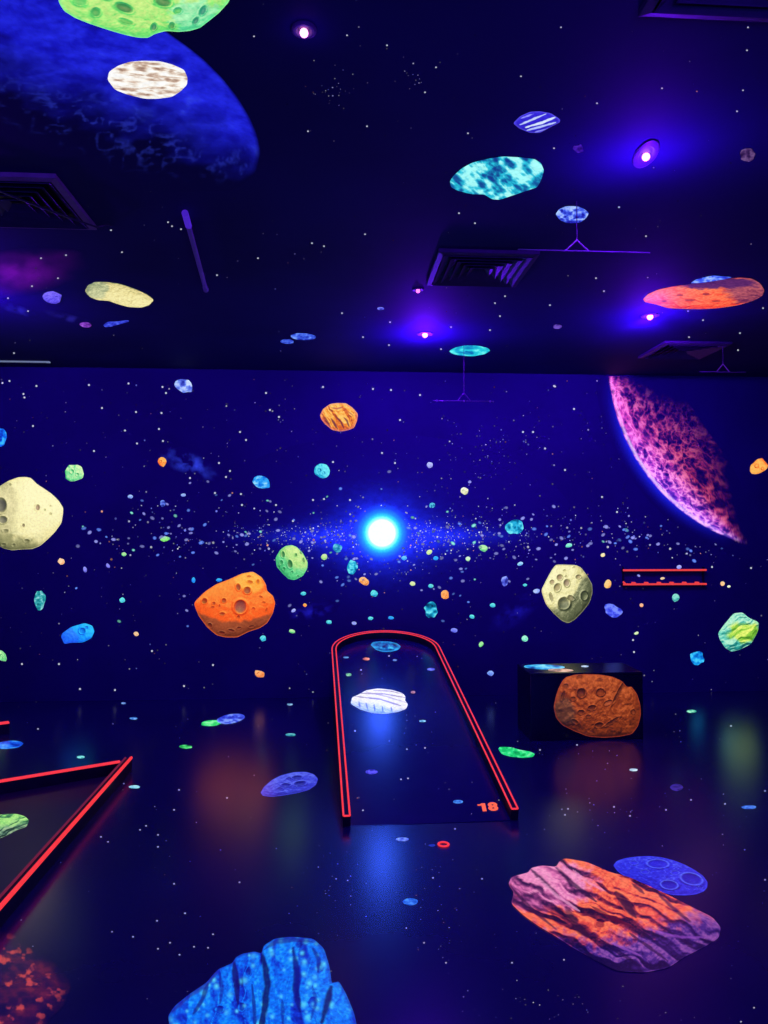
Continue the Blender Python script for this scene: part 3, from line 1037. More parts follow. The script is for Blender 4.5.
P_wall('asteroid', [(320, 415), (323, 409), (330, 404), (337, 403), (346, 403.2), (353, 408), (358, 414), (357, 421), (354, 428), (347, 430.5), (340, 431.5), (332, 430), (325, 424), (321, 419)],
       rock(pal((120, 40, 40), (220, 100, 30), (250, 165, 50), (255, 215, 110)), L=(.2, -.6, .75), dome=.5, noise=(4, .10), ridge=(62, 6.0, .55, .35), grain=.12, rim=((235, 140, 120), .16, .6), seed=15,
            grooves=[([(324, 416.5), (327, 421), (331, 428)], 1.1, (120, 40, 60), .85), ([(331, 418.5), (334, 423), (337.5, 429)], 1.1, (110, 36, 60), .9), ([(337, 417.5), (341, 422), (344, 428.5)], 1.1, (110, 36, 60), .9), ([(343.5, 417), (347, 421), (349, 426.5)], 1.0, (120, 40, 60), .85), ([(331, 407.5), (337, 408.8), (343, 407)], .9, (190, 80, 70), .8), ([(344, 409), (350, 413), (354, 416)], .9, (200, 90, 60), .7)]),
       'small orange asteroid with deep diagonal ridges, high on the back wall', step=.5)

W14 = [(718.1, 633), (722.5, 626.6), (733.4, 613.4), (742.2, 612.3), (748.8, 617.8), (758.6, 622.2), (758, 631), (751, 644), (740, 649.5), (731.3, 651.7), (724.7, 647.4), (719.2, 638.6)]
P_wall('asteroid', W14, rock(pal((10, 70, 80), (40, 160, 150), (110, 215, 190), (190, 245, 210)), L=(-.2, -.65, .75), dome=.45, noise=(5, .10), ridge=(-22, 7.5, .65, .55), grain=.10, lift=.05,
       shade=[('blob', 744, 632, 17, 10, pal((30, 90, 30), (110, 180, 50), (170, 225, 80), (240, 250, 120)))], seed=19),
       'cyan and yellow-green ridged asteroid on the back wall near the frame edge', step=.5)

P_wall('asteroid', [(61, 636.5), (62.6, 633), (71, 627), (84.6, 623), (92.2, 625.5), (94.6, 631.4), (91.4, 638.2), (83, 642.4), (71, 642.7), (64.3, 644)],
       rock(pal((14, 40, 160), (16, 80, 225), (20, 140, 250), (50, 205, 255)), L=(.5, -.5, .7), dome=.35, noise=(5, .05), craters=[(82.5, 631, 3.2, 3, 0, (16, 110, 220)), (86.5, 627.5, 2, 1.2, 0, (16, 110, 220))],
            shade=[('blob', 66, 637, 12, 12, pal((30, 40, 190), (30, 75, 235), (30, 110, 250), (60, 150, 255)))], lift=.1, seed=21, grain=.05),
       'bottle-shaped bright blue asteroid low on the back wall, under the cream one', step=.6)

# crescent planet, clipped where the wall meets the ceiling
pcx, pcy, pR = 799.5, 360.6, 190.6


def planet(u, v, ol):
    r = np.hypot(u - pcx, v - pcy) / pR
    ph = np.degrees(np.arctan2(v - pcy, u - pcx))
    depth = np.clip((1 - r) / (.41 * np.sin(np.radians(np.clip((ph - 106) / (180 - 106), .02, 1) * 180)) + 1e-3), 0, 9)
    # tangential / radial coordinates stretch the terrain along the limb
    a = np.radians(ph) * pR
    rr = r * pR
    w1 = fbm(a / 9, rr / 7, 3, 3) - .5
    w2 = fbm(a / 9 + 50, rr / 7, 8, 3) - .5
    e1 = cells((a + 11 * w1) / 14, (rr + 9 * w2) / 7, 23)
    e2 = cells((a + 7 * w2) / 6.5, (rr + 6 * w1) / 3.8, 29)
    veins = np.clip(1 - e1 / .26, 0, 1) * .75 + np.clip(1 - e2 / .30, 0, 1) * .45
    veins = np.clip(veins * (.45 + 1.1 * fbm(a / 22, rr / 14, 61, 3)), 0, 1)
    blotch = fbm((a + 9 * w2) / 8, rr / 5, 41, 4)
    lit = np.clip(1.15 - depth + .5 * (blotch - .5), 0, 1) ** 1.15 * np.clip((ph - 106) / 9, 0, 1)
    near_ = np.clip(1 - depth / .55, 0, 1)
    pv = np.clip(veins * .75 + 1.5 * (blotch - .5) + .18 + .30 * near_, 0, 1)
    pink = ramp(pv, pal((26, 8, 70), (120, 30, 140), (226, 66, 176), (252, 122, 220)))
    red = ramp(pv, pal((18, 5, 44), (92, 22, 60), (224, 58, 82), (255, 104, 96)))
    viol = ramp(pv, pal((60, 26, 190), (112, 56, 226), (190, 96, 246), (240, 176, 255)))
    m = np.clip((depth - .12) / .35, 0, 1)
    col = mix(pink, red, m * np.clip(1 - np.abs(v - 480) / 140, .35, 1))
    m2 = np.clip(1.1 - depth / .42, 0, 1) * np.clip((v - 415) / 90, 0, 1) * .9
    col = mix(col, viol, m2)
    col = col * (lit * np.clip(.55 + .3 * veins + .5 * blotch, .2, 1.15))[:, None] * np.clip(1.22 - .95 * depth, .10, 1.2)[:, None]
    # thin pale limb and an airbrushed blue line outside it
    hi = np.clip(1 - np.abs(r - .990) / .012, 0, 1) * np.clip((ph - 110) / 22, 0, 1) * np.clip((174 - ph) / 22, 0, 1)
    col = mix(col, srgb((236, 205, 255))[None, :].repeat(len(u), 0), hi * .85)
    out = np.clip((r - 1.0) / .075, 0, 1)
    g = (1 - out) ** 2.2 * np.clip((ph - 110) / 24, 0, 1) * np.clip((176 - ph) / 22, 0, 1)
    halo = srgb((20, 30, 220))[None, :] * g[:, None]
    inside = np.clip((1.003 - r) / .006, 0, 1)
    return halo * (1 - inside)[:, None] + col * inside[:, None] + halo * 0


ytop = 375.5
arc = [(pcx + (pR + 15) * math.cos(math.radians(q)), pcy + (pR + 15) * math.sin(math.radians(q))) for q in np.linspace(104, 172, 26)]
arc = [q for q in arc if q[1] > ytop + 2]
P_wall('planet', arc + [(600, ytop + 1), (640, ytop + .5), (672, ytop + 2), (700, 420), (735, 470), (752, 510), (757, 530), (758, 545)], planet,
       'big pink and violet crescent planet glowing on the back wall under the ceiling', 'planet', center=(672, 455), step=.75)

mid = [
    # x, y, rx, ry, ang, palette, kind of pattern, label
    (74, 472.5, 10, 8.6, 10, pal((20, 100, 60), (60, 190, 110), (130, 230, 150), (220, 250, 180)), ('r', (.5, -.5, .7)), 'small green asteroid just above the large cream one'),
    (-1, 437, 7, 9.5, 0, BLUE, ('m', 4), 'bright blue asteroid cut by the frame above the large cream one'),
    (184, 385.5, 9.6, 6.6, 22, pal((40, 50, 160), (80, 100, 220), (120, 150, 245), (200, 220, 255)), ('m', 4), 'pale lavender blue asteroid close under the ceiling'),
    (162, 461.8, 4.2, 5, 0, ORANGE, ('r', (.4, -.4, .8)), 'little orange asteroid beside a wispy blue nebula'),
    (261.5, 482, 9.8, 5.8, 18, pal((10, 50, 150), (20, 110, 220), (40, 165, 245), (150, 225, 255)), ('m', 3.5), 'blue streaked oval asteroid above the green cratered one'),
    (321.5, 471, 7.6, 7.4, 0, TEAL, ('r', (.4, -.2, .8)), 'round cyan asteroid above and beside the sun'),
    (758.5, 467, 10.4, 7, -27, ORANGE, ('r', (-.3, .2, .9)), 'orange oval asteroid beside the dark side of the crescent planet'),
    (697, 658, 7.4, 6.8, 30, pal((4, 50, 140), (10, 110, 210), (25, 165, 245), (70, 210, 255)), ('m', 4), 'round sky-blue asteroid below the cyan and yellow-green ridged one'),
    (613, 611, 9.6, 6, 24, pal((20, 20, 130), (40, 50, 200), (70, 85, 240), (120, 140, 255)), ('m', 3.5), 'violet blue oval asteroid beside the cream pentagonal one'),
    (431, 610, 6.3, 8.3, -14, TEAL, ('m', 4), 'upright cyan asteroid close above the rounded end of lane 18'),
    (40, 599.5, 5.4, 9.8, 4, pal((8, 60, 80), (20, 120, 130), (40, 165, 170), (150, 225, 225)), ('m', 3), 'teal upright asteroid with a pointed top, under the large cream one'),
    (2, 656, 4, 6.2, -25, GREEN, ('r', (-.4, -.4, .8)), 'small green asteroid cut by the frame low on the back wall'),
    (352, 567.5, 5.3, 7.3, 0, TEAL, ('m', 3), 'squarish cyan asteroid just below the sun'),
    (337.2, 548, 4.9, 4.7, 20, pal((6, 50, 90), (16, 100, 150), (40, 150, 190), (110, 210, 225)), ('m', 3), 'round teal speckled asteroid by the edge of the sun\'s glow'),
    (364.3, 581.3, 5.4, 4, 28, pal((120, 50, 25), (215, 110, 50), (250, 160, 80), (255, 200, 130)), ('r', (-.3, -.5, .8)), 'small orange oval asteroid below the squarish cyan one'),
    (374.3, 593.4, 3.6, 3.2, 0, TEAL, ('r', (-.4, -.4, .8)), 'little cyan asteroid below the small orange oval one'),
    (444.8, 595, 4.3, 4.5, 0, pal((140, 60, 25), (225, 105, 40), (250, 140, 60), (255, 180, 100)), ('r', (-.3, -.3, .9)), 'little orange asteroid beside the upright cyan one'),
    (514, 527, 9, 7.2, -12, TEAL, ('m', 4), 'cyan oval asteroid sitting on the belt between the sun and the planet'),
    (464.3, 491, 4.4, 3.7, 12, pal((90, 100, 60), (170, 180, 110), (225, 230, 170), (250, 250, 220)), ('r', (-.2, -.5, .8)), 'small cream asteroid above the belt, beside the sun'),
    (429.7, 465, 3.3, 3, 0, pal((60, 60, 140), (100, 100, 190), (140, 145, 225), (190, 200, 250)), ('r', (0, -.5, .8)), 'lavender grey pebble high above the sun'),
    (432, 505.3, 3.1, 2.6, -25, pal((10, 40, 110), (30, 110, 160), (70, 190, 220), (140, 230, 245)), ('m', 2), 'tiny cyan ringed asteroid near the sun\'s upper edge'),
    (483.3, 548, 4, 3.5, 0, GREEN, ('r', (0, -.5, .8)), 'small bright green asteroid under the belt beside the sun'),
    (429.2, 552.2, 3.1, 2.4, -35, pal((60, 100, 60), (120, 180, 90), (190, 230, 130), (230, 250, 180)), ('r', (0, -.5, .8)), 'tiny yellow-green asteroid under the belt, close to the sun'),
    (324.3, 556.8, 3.3, 3, 25, pal((30, 90, 50), (80, 160, 80), (150, 215, 120), (210, 240, 170)), ('r', (0, -.5, .8)), 'tiny pale green asteroid beside the round teal speckled one'),
    (504.8, 581, 3.3, 5, 5, pal((30, 30, 120), (60, 70, 190), (95, 110, 235), (150, 165, 255)), ('m', 2.5), 'upright violet asteroid between the cream pentagonal one and the sun'),
    (607.6, 584.3, 3.4, 4.4, 8, pal((150, 80, 30), (220, 130, 50), (250, 175, 85), (255, 215, 140)), ('r', (-.3, -.3, .8)), 'little orange asteroid at the end of the red rack'),
    (675.6, 597.9, 3.6, 4, 0, pal((10, 70, 80), (30, 125, 130), (60, 175, 170), (140, 225, 210)), ('r', (0, -.5, .8)), 'small teal asteroid just below the red rack'),
    (61.4, 561.5, 3.4, 3.1, 30, pal((160, 80, 40), (225, 130, 70), (250, 180, 120), (255, 215, 170)), ('r', (-.3, -.3, .8)), 'small peach asteroid below the large cream one'),
    (259.5, 673.6, 5.4, 3.4, 14, pal((120, 40, 20), (215, 90, 40), (250, 140, 70), (255, 185, 120)), ('r', (-.3, -.5, .8)), 'small orange asteroid at the foot of the back wall, below the big orange one'),
    (165, 539, 4.6, 2.4, -5, pal((30, 130, 50), (70, 190, 80), (120, 230, 110), (180, 250, 150)), ('r', (0, -.5, .8)), 'flat bright green asteroid in the belt beyond the large cream one'),
    (568.8, 545.4, 3.6, 2.0, -12, pal((20, 110, 100), (40, 170, 150), (90, 220, 190), (160, 245, 220)), ('r', (0, -.5, .8)), 'flat mint green asteroid in the belt above the cream pentagonal one'),
    (263.2, 638.3, 3.1, 3.2, 0, TEAL, ('r', (-.3, -.5, .8)), 'small teal asteroid just under the big orange one'),
    (292, 631.3, 3.2, 2, 20, GREEN, ('r', (0, -.5, .8)), 'tiny flat green asteroid between the big orange one and lane 18'),
    (193.5, 580, 1.9, 2.9, 0, BLUE, ('r', (0, -.5, .8)), 'tiny upright blue asteroid above the tip of the big orange one'),
    (219, 580, 3, 1.7, 0, BLUE, ('r', (0, -.5, .8)), 'tiny flat blue asteroid touching the top of the big orange one'),
    (524.8, 638.3, 3.3, 3.1, 0, pal((20, 110, 90), (50, 175, 140), (100, 225, 190), (170, 245, 220)), ('r', (0, -.5, .8)), 'small mint asteroid above the plinth'),
    (454, 630.3, 3.4, 2.2, 8, pal((30, 30, 130), (60, 60, 200), (90, 100, 235), (140, 150, 255)), ('r', (0, -.5, .8)), 'small violet asteroid close beside the bend of lane 18'),
    (481, 644.3, 2.2, 2.9, 30, GREEN, ('r', (0, -.5, .8)), 'tiny green asteroid beside the bend of lane 18'),
    (490.5, 673.4, 3.6, 2.6, 5, pal((30, 40, 130), (60, 80, 200), (90, 125, 235), (140, 175, 255)), ('r', (0, -.5, .8)), 'small blue violet asteroid between lane 18 and the plinth'),
    (412.4, 583.6, 2.9, 2.1, 5, pal((90, 120, 60), (150, 190, 100), (205, 230, 150), (235, 245, 190)), ('r', (0, -.5, .8)), 'tiny yellow-green asteroid below the sun'),
    (430.8, 586, 2.5, 2.1, 0, TEAL, ('r', (0, -.5, .8)), 'tiny cyan asteroid above the little orange one'),
    (467.9, 558.8, 2.4, 2.3, 0, pal((60, 130, 80), (110, 200, 120), (170, 240, 170), (220, 250, 210)), ('r', (0, -.5, .8)), 'tiny mint green asteroid below the belt beside the bright green one'),
    (435.6, 558.2, 2.5, 2.3, 0, BLUE, ('r', (0, -.5, .8)), 'tiny blue asteroid just under the yellow-green one by the sun'),
    (404, 558, 2.8, 2.2, 0, pal((10, 60, 160), (20, 110, 220), (50, 165, 245), (120, 215, 255)), ('r', (0, -.5, .8)), 'tiny sky-blue asteroid under the sun\'s rim'),
    (492.7, 605.2, 2.8, 2.1, 0, TEAL, ('r', (0, -.5, .8)), 'tiny cyan asteroid under the upright violet one'),
    (472, 616.6, 2.6, 2, 15, TEAL, ('r', (0, -.5, .8)), 'tiny cyan asteroid between the upright cyan one and the cream pentagonal one'),
    (536.5, 591, 3.4, 2.2, -5, pal((40, 50, 140), (80, 100, 210), (120, 150, 245), (180, 200, 255)), ('r', (-.4, 0, .8)), 'pale blue asteroid touching the cream pentagonal one'),
    (520.3, 563.8, 3, 1.9, -20, pal((20, 60, 140), (50, 120, 210), (100, 180, 245), (170, 220, 255)), ('r', (0, -.5, .8)), 'pale blue flat asteroid above the cream pentagonal one'),
    (525, 585, 2.2, 1.4, 0, TEAL, ('r', (0, -.5, .8)), 'tiny cyan asteroid before the pale blue one'),
    (122.2, 600.2, 2.9, 2.6, 15, TEAL, ('r', (-.3, -.3, .8)), 'tiny cyan asteroid between the large cream and big orange ones'),
    (124, 554.2, 2.4, 2, 0, GREEN, ('r', (0, -.5, .8)), 'tiny green asteroid below the belt beyond the large cream one'),
    (136.3, 634, 2.7, 2.2, 10, pal((110, 70, 50), (180, 120, 80), (225, 170, 120), (250, 215, 170)), ('r', (0, -.5, .8)), 'tiny tan asteroid between the bottle-shaped blue one and the big orange one'),
    (329, 622, 2.8, 2, 0, TEAL, ('r', (0, -.5, .8)), 'tiny cyan asteroid just outside the bend of lane 18, beside the orange one'),
    (303.3, 593.6, 2.8, 1.9, -5, TEAL, ('r', (0, -.5, .8)), 'tiny cyan asteroid below the green cratered one'),
    (305, 605.2, 2, 1.7, 10, ORANGE, ('r', (0, -.5, .8)), 'tiny orange asteroid below the green cratered one'),
    (293.5, 610.6, 2.5, 1.6, -30, pal((40, 50, 140), (80, 90, 210), (120, 130, 240), (180, 190, 255)), ('r', (0, -.5, .8)), 'tiny violet asteroid beside the big orange one'),
    (370.5, 618.3, 2.6, 1.8, 0, TEAL, ('r', (0, -.5, .8)), 'tiny cyan asteroid above the crown of lane 18'),
    (354.2, 623.2, 2.6, 1.8, 8, pal((40, 50, 140), (80, 90, 210), (120, 130, 240), (180, 190, 255)), ('r', (0, -.5, .8)), 'tiny violet asteroid above the crown of lane 18'),
    (391, 617.8, 3, 1.6, 5, BLUE, ('r', (0, -.5, .8)), 'tiny flat blue asteroid above the crown of lane 18'),
    (602.8, 555, 2.4, 1.9, -20, pal((150, 110, 60), (210, 170, 100), (245, 220, 150), (255, 245, 200)), ('r', (0, -.5, .8)), 'tiny pale yellow asteroid above the end of the red rack'),
    (662.4, 578.4, 2.4, 1.3, -10, pal((120, 90, 60), (170, 140, 90), (215, 185, 130), (245, 220, 170)), ('r', (0, -.5, .8)), 'tiny tan asteroid between the two bars of the red rack'),
    (679, 567, 2.6, 2, -10, pal((50, 50, 140), (90, 90, 200), (130, 130, 235), (180, 185, 255)), ('r', (0, -.5, .8)), 'tiny lavender asteroid on the upper bar of the red rack'),
    (641.5, 605.3, 2.1, 1.9, 0, pal((160, 70, 40), (220, 115, 70), (250, 160, 110), (255, 200, 160)), ('r', (0, -.5, .8)), 'tiny peach asteroid under the red rack'),
    (722.5, 583.7, 2.4, 2.3, 0, pal((160, 80, 40), (220, 130, 70), (250, 175, 110), (255, 215, 160)), ('r', (0, -.5, .8)), 'tiny peach asteroid beyond the far end of the red rack'),
    (728.8, 586.5, 1.9, 1.2, -15, pal((120, 130, 90), (170, 185, 130), (215, 230, 180), (245, 250, 220)), ('r', (0, -.5, .8)), 'tiny pale green asteroid beside the far peach one'),
    (636.4, 633.2, 2.4, 1.4, -20, pal((80, 120, 60), (140, 190, 110), (200, 235, 160), (235, 250, 210)), ('r', (0, -.5, .8)), 'tiny pale green streak above the plinth'),
    (221, 483, .1, .1, 0, BLUE, None, ''),
    (162.7, 503.3, 2.7, 3.4, 5, pal((30, 40, 120), (60, 80, 190), (90, 120, 235), (140, 170, 255)), ('m', 2), 'small blue asteroid above the belt, under the wispy nebula'),
    (130.5, 496.6, 2.7, 1.8, 0, pal((30, 40, 120), (70, 90, 200), (110, 140, 240), (170, 200, 255)), ('r', (0, -.5, .8)), 'tiny blue asteroid above the belt beyond the small green one'),
    (183.4, 495, 2.6, 1.6, -5, pal((30, 40, 120), (70, 90, 200), (110, 140, 240), (170, 200, 255)), ('r', (0, -.5, .8)), 'tiny blue asteroid under the end of the wispy nebula'),
    (85, 569.5, 1.9, 2.9, -15, pal((40, 40, 130), (70, 70, 190), (100, 100, 230), (150, 150, 255)), ('r', (0, -.5, .8)), 'tiny upright violet asteroid beside the small peach one'),
    (108, 565.7, 1.7, 2.5, -30, pal((40, 40, 130), (70, 70, 190), (100, 100, 230), (150, 150, 255)), ('r', (0, -.5, .8)), 'tiny tilted violet asteroid below the belt'),
    (250.8, 519, .1, .1, 0, BLUE, None, ''),
]
for i, (x, y, rx, ry, an, pl_, kd, lb) in enumerate(mid):
    if kd is None: continue
    rm = math.sqrt(rx * ry)
    fn = rock(pl_, L=kd[1], dome=.5, noise=(max(2.0, rm * .6), .10), grain=.10, lift=.12, seed=i + 50,
              craters=[(x - rx * .2, y - ry * .1, rm * .22, rm * .22), (x + rx * .35, y + ry * .25, rm * .16, rm * .16)] if rm > 4 else ()) if kd[0] == 'r' else mottle(pl_, kd[1], seed=i + 70)
    P_wall('asteroid', ell(x, y, rx, ry, an, n=10 if rm < 5 else 14, wob=.30 if rm > 3 else .22, seed=i + 3), fn, lb, step=.45 if rm < 5 else .5)

# belt pebbles, countable but alike
rng = np.random.RandomState(12)
kinds = {'lavender': (pal((60, 60, 130), (120, 120, 220), (165, 170, 250)), 'tiny lavender pebble in the painted belt across the back wall'),
         'blue': (pal((30, 50, 130), (60, 90, 225), (120, 160, 255)), 'tiny blue pebble in the painted belt across the back wall'),
         'mint': (pal((40, 100, 90), (90, 200, 190), (170, 250, 235)), 'tiny mint pebble in the painted belt across the back wall')}
keep_out = [(22, 514, 46), (514, 527, 11), (291, 561, 19), (382, 533, 26), (234, 605, 44), (567, 593, 30), (697, 530, 18), (431, 610, 9)]
made = 0
while made < 215:
    if made < 120:
        x = rng.uniform(64, 742); y = 535 + 8.5 * rng.randn() + (2 if x > 540 else 0)
        s = rng.uniform(1.05, 2.1)
    else:
        x = rng.uniform(70, 560) if rng.rand() < .6 else 400 + 120 * rng.randn(); y = 548 + abs(30 * rng.randn()) if rng.rand() < .75 else 520 - abs(22 * rng.randn())
        s = rng.uniform(1.0, 1.8)
    if not (2 < x < 745) or y > 640 or y < 470: continue
    if any(math.hypot(x - a, y - b_) < r_ for a, b_, r_ in keep_out): continue
    if math.hypot(x - pcx, y - pcy) < pR + 6: continue
    if 330 < x < 440 and y > 625: continue
    kd = ('lavender', 'blue', 'blue', 'mint', 'lavender')[rng.randint(5)]
    if kd == 'mint' and rng.rand() < .45: kd = 'lavender'
    br = rng.uniform(.35, 1.0)
    P = kinds[kd]
    o = P_wall('pebble', ell(x, y, s * rng.uniform(1.1, 1.6), s * rng.uniform(.75, 1.0), rng.uniform(-40, 40), n=8, seed=made),
               (lambda br_, pp: (lambda u, v, ol: ramp(np.clip(1 - .8 * ol.t(u, v) + .2, 0, 1), pp) * br_))(br, P[0]), P[1], 'asteroid', ngon=9)
    side = 'on the planet side of the sun' if x > 382 else 'on the cream asteroid side of the sun'
    band = 'above' if y < 522 else 'below' if y > 551 else 'within'
    o['label'] = 'tiny %s pebble %s the painted belt, %s' % (kd, band, side)
    o['group'] = '%s pebbles %s the belt %s' % (kd, band, side)
    made += 1


# nebula wisps
P_wall('nebula', ell(190, 464, 34, 13, 22, wob=.3, seed=2), soft((50, 70, 235), 9, 3, 1.1, thr=.42), 'wispy blue nebula painted beside the little orange asteroid', 'nebula', layer=.6, step=.8)
P_wall('nebula', ell(312, 611, 26, 9, -12, wob=.3, seed=4), soft((30, 30, 190), 7, 8, .9, thr=.38), 'faint blue nebula painted between the big orange asteroid and lane 18', 'nebula', layer=.6)
P_wall('nebula', ell(514, 612, 34, 14, -38, wob=.3, seed=5), soft((24, 24, 170), 9, 12, .7, thr=.38), 'faint blue nebula painted before the cream pentagonal asteroid', 'nebula', layer=.6)


def belt(u, v, ol):  # airbrushed belt haze plus the lamp's halo painted in
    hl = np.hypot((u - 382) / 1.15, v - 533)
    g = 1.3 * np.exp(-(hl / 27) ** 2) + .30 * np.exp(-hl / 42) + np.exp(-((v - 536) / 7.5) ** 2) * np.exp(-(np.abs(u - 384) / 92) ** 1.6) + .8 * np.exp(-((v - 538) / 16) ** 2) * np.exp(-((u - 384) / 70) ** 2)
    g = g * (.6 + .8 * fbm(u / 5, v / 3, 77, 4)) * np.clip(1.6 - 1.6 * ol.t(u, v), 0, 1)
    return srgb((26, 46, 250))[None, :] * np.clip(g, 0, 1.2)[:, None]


P_wall('belt_haze_halo', ell(384, 534, 195, 100, 0, n=40, wob=0), belt, 'airbrushed blue haze of the asteroid belt with painted glow round the sun', 'nebula', layer=.4, step=1.5)

def painted_halo(u, v, ol):  # bloom and halo of the lamp put into the emission colour
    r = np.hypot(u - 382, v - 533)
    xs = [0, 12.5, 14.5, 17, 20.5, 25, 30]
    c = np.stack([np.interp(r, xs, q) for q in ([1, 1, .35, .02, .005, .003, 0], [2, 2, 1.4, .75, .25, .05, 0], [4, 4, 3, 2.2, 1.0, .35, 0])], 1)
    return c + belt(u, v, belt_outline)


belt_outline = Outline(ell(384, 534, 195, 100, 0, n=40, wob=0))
o = paint('painted_halo', ell(382, 533, 33, 33, 0, n=48, wob=0), painted_halo, WALL, M['pwall'], layer=.7, step=1.0, haze=True)
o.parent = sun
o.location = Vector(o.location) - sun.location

# ------------------------------------------------------------------ mural: the ceiling
def blue_planet(u, v, ol):
    # lit band under the limb, fading over the terminator
    tx, ty = 255 - 0, 165 - 70
    ln = math.hypot(tx, ty)
    dist = ((u - 0) * ty - (v - 70) * tx) / ln                        # > 0 above the terminator line
    cxp, cyp, rp = 20.0, 215.0, 245.0
    w = fbm(u / 30, v / 16, 3, 4) - .5
    lit = np.clip((dist + 40 * w + 24) / 62, 0, 1) ** 1.3
    n = fbm((u + 26 * w) / 20, (v + 14 * w) / 9, 14, 5)
    r = ridged(u / 34, v / 15, 21, 3)
    val = np.clip(.30 + .75 * (n - .3) + .35 * (r - .6), 0, 1)
    col = ramp(val, pal((12, 8, 120), (20, 22, 190), (36, 44, 238), (70, 96, 255)))
    edge = np.clip((1 - ol.t(u, v)) / .035, 0, 1)
    lowfade = np.clip((186 - v) / 26, 0, 1)
    spots = np.clip((ridged(u / 13, v / 8, 51, 3) - .72) / .2, 0, 1) * np.clip((v - 40) / 80, 0, 1) * np.clip(1 - np.abs(dist + 12) / 40, 0, 1)
    col = col * (lit * edge * lowfade)[:, None] + srgb((54, 70, 225))[None, :] * (spots * .35 * edge * lowfade)[:, None]
    return col * .88


P_ceil('planet', [(-60, -70), (40, -60), (120, -10), (165, 30), (185, 44), (203, 58), (222, 77), (238, 97), (250, 117), (258, 136), (261, 153), (256, 174), (235, 190), (180, 192), (110, 190), (50, 170), (0, 150), (-50, 120)],
       blue_planet, 'huge deep blue planet filling the near corner of the ceiling', 'planet', center=(110, 78), step=1.0)

C1 = [(56, -14), (59, 2), (64, 10), (75, 17), (90, 23), (108, 29), (125, 34), (138, 36.8), (148, 37), (155, 33), (166, 30), (178, 31), (190, 30), (200, 27), (209, 20), (219, 12), (229, 1), (233, -12), (220, -40), (170, -62), (110, -62), (70, -42)]
P_ceil('asteroid', C1, rock(pal((20, 90, 70), (60, 175, 100), (118, 230, 112), (215, 244, 140)), L=(-.1, -.2, .97), dome=.30, noise=(14, .05), asp=1.7, grain=.10, lift=.02,
       craters=[(124, 7, 10, 4.5, 20, (26, 90, 60)), (163, 1, 9, 5, 10, (22, 90, 60)), (96, 11.5, 5, 4.5, 0, (60, 150, 80)), (126, 21, 8, 2.5, 18, (70, 170, 80)), (80, 1, 7, 4, 10, (90, 190, 100)), (154, 26, 3, 4, 20, (20, 110, 90)), (172, 25, 3, 3, 0, (50, 130, 70)), (196, 20, 2.5, 4, 40, (20, 100, 90)), (203, 10, 3, 5, 30, (20, 110, 100)), (110, -6, 9, 5, 0, (60, 160, 80)), (178, 10, 4, 3, 0, (80, 180, 80))],
       shade=[('blob', 196, 18, 24, 20, pal((6, 60, 60), (40, 150, 110), (90, 220, 150), (190, 250, 190)))], rim=((110, 250, 160), .05, .6), seed=23),
       'big bright green cratered asteroid on the ceiling, cut by the frame above the blue planet', center=(145, -8), step=.7, layer=2.2)
P_ceil('asteroid', [(107.5, 79), (109, 71), (118, 65), (130, 61), (143, 60), (160, 60.5), (173, 64), (184, 69), (187.5, 77), (187, 84), (180, 91), (172, 96), (158, 98), (145, 98), (128, 94), (115, 89)],
       mottle(pal((150, 116, 100), (208, 180, 158), (250, 244, 232), (255, 255, 252)), 6, asp=2.3, seed=27, rot=12, long=2.2, gain=1.15),
       'white and tan banded asteroid on the ceiling, across the blue planet', step=.55, layer=2.2)
P_ceil('asteroid', [(449.8, 181), (454, 175), (462, 168), (472, 162.5), (488, 158.5), (503, 156.2), (520, 157.2), (535, 159), (541, 163), (544, 170), (541, 180), (537, 187), (528, 190), (513, 195), (500, 199.5), (492, 199), (484, 194), (472, 194), (458, 190.5), (451, 187)],
       mottle(pal((18, 60, 140), (20, 110, 165), (40, 200, 222), (165, 252, 246)), 6.5, asp=1.25, seed=9, rot=50, long=1.8, gain=1.35),
       'large cyan asteroid with mottled patches on the ceiling', step=.6)
P_ceil('asteroid', [(513, 123), (520, 116), (530, 111.5), (540, 111), (551, 113), (560, 119), (560, 122), (550, 127), (540, 132.5), (530, 132.5), (519, 128)],
       rock(pal((12, 6, 90), (30, 18, 160), (52, 40, 215), (90, 90, 245)), L=(0, -.4, .9), dome=.2, noise=(5, .05), asp=1.4, grain=.10, lift=-.25, rim=((90, 80, 235), .13, .8), seed=33,
            grooves=[([(520, 124.5), (534, 118.6), (546, 113.5)], 1.2, (205, 220, 255), .95), ([(526, 127), (542, 122.3), (555, 117)], 1.4, (225, 240, 255), .95), ([(527, 130), (540, 126.6), (556, 122)], 1.2, (190, 205, 255), .95), ([(535, 131.8), (553, 127.2)], .9, (150, 150, 255), .9), ([(521, 118), (534, 113.4)], .9, (150, 150, 255), .9)]),
       'violet asteroid with bright white stripes on the ceiling above the cyan mottled one', step=.45)
P_ceil('asteroid', [(555.5, 214), (559, 209), (566, 206), (577, 206), (584, 208.5), (589, 213), (586, 218), (580, 222.5), (568, 223), (560, 220)],
       mottle(pal((16, 10, 100), (30, 34, 185), (70, 100, 240), (170, 200, 255)), 4.2, asp=1.3, seed=19), 'small blue speckled asteroid on the ceiling over the violet bridle', step=.45)
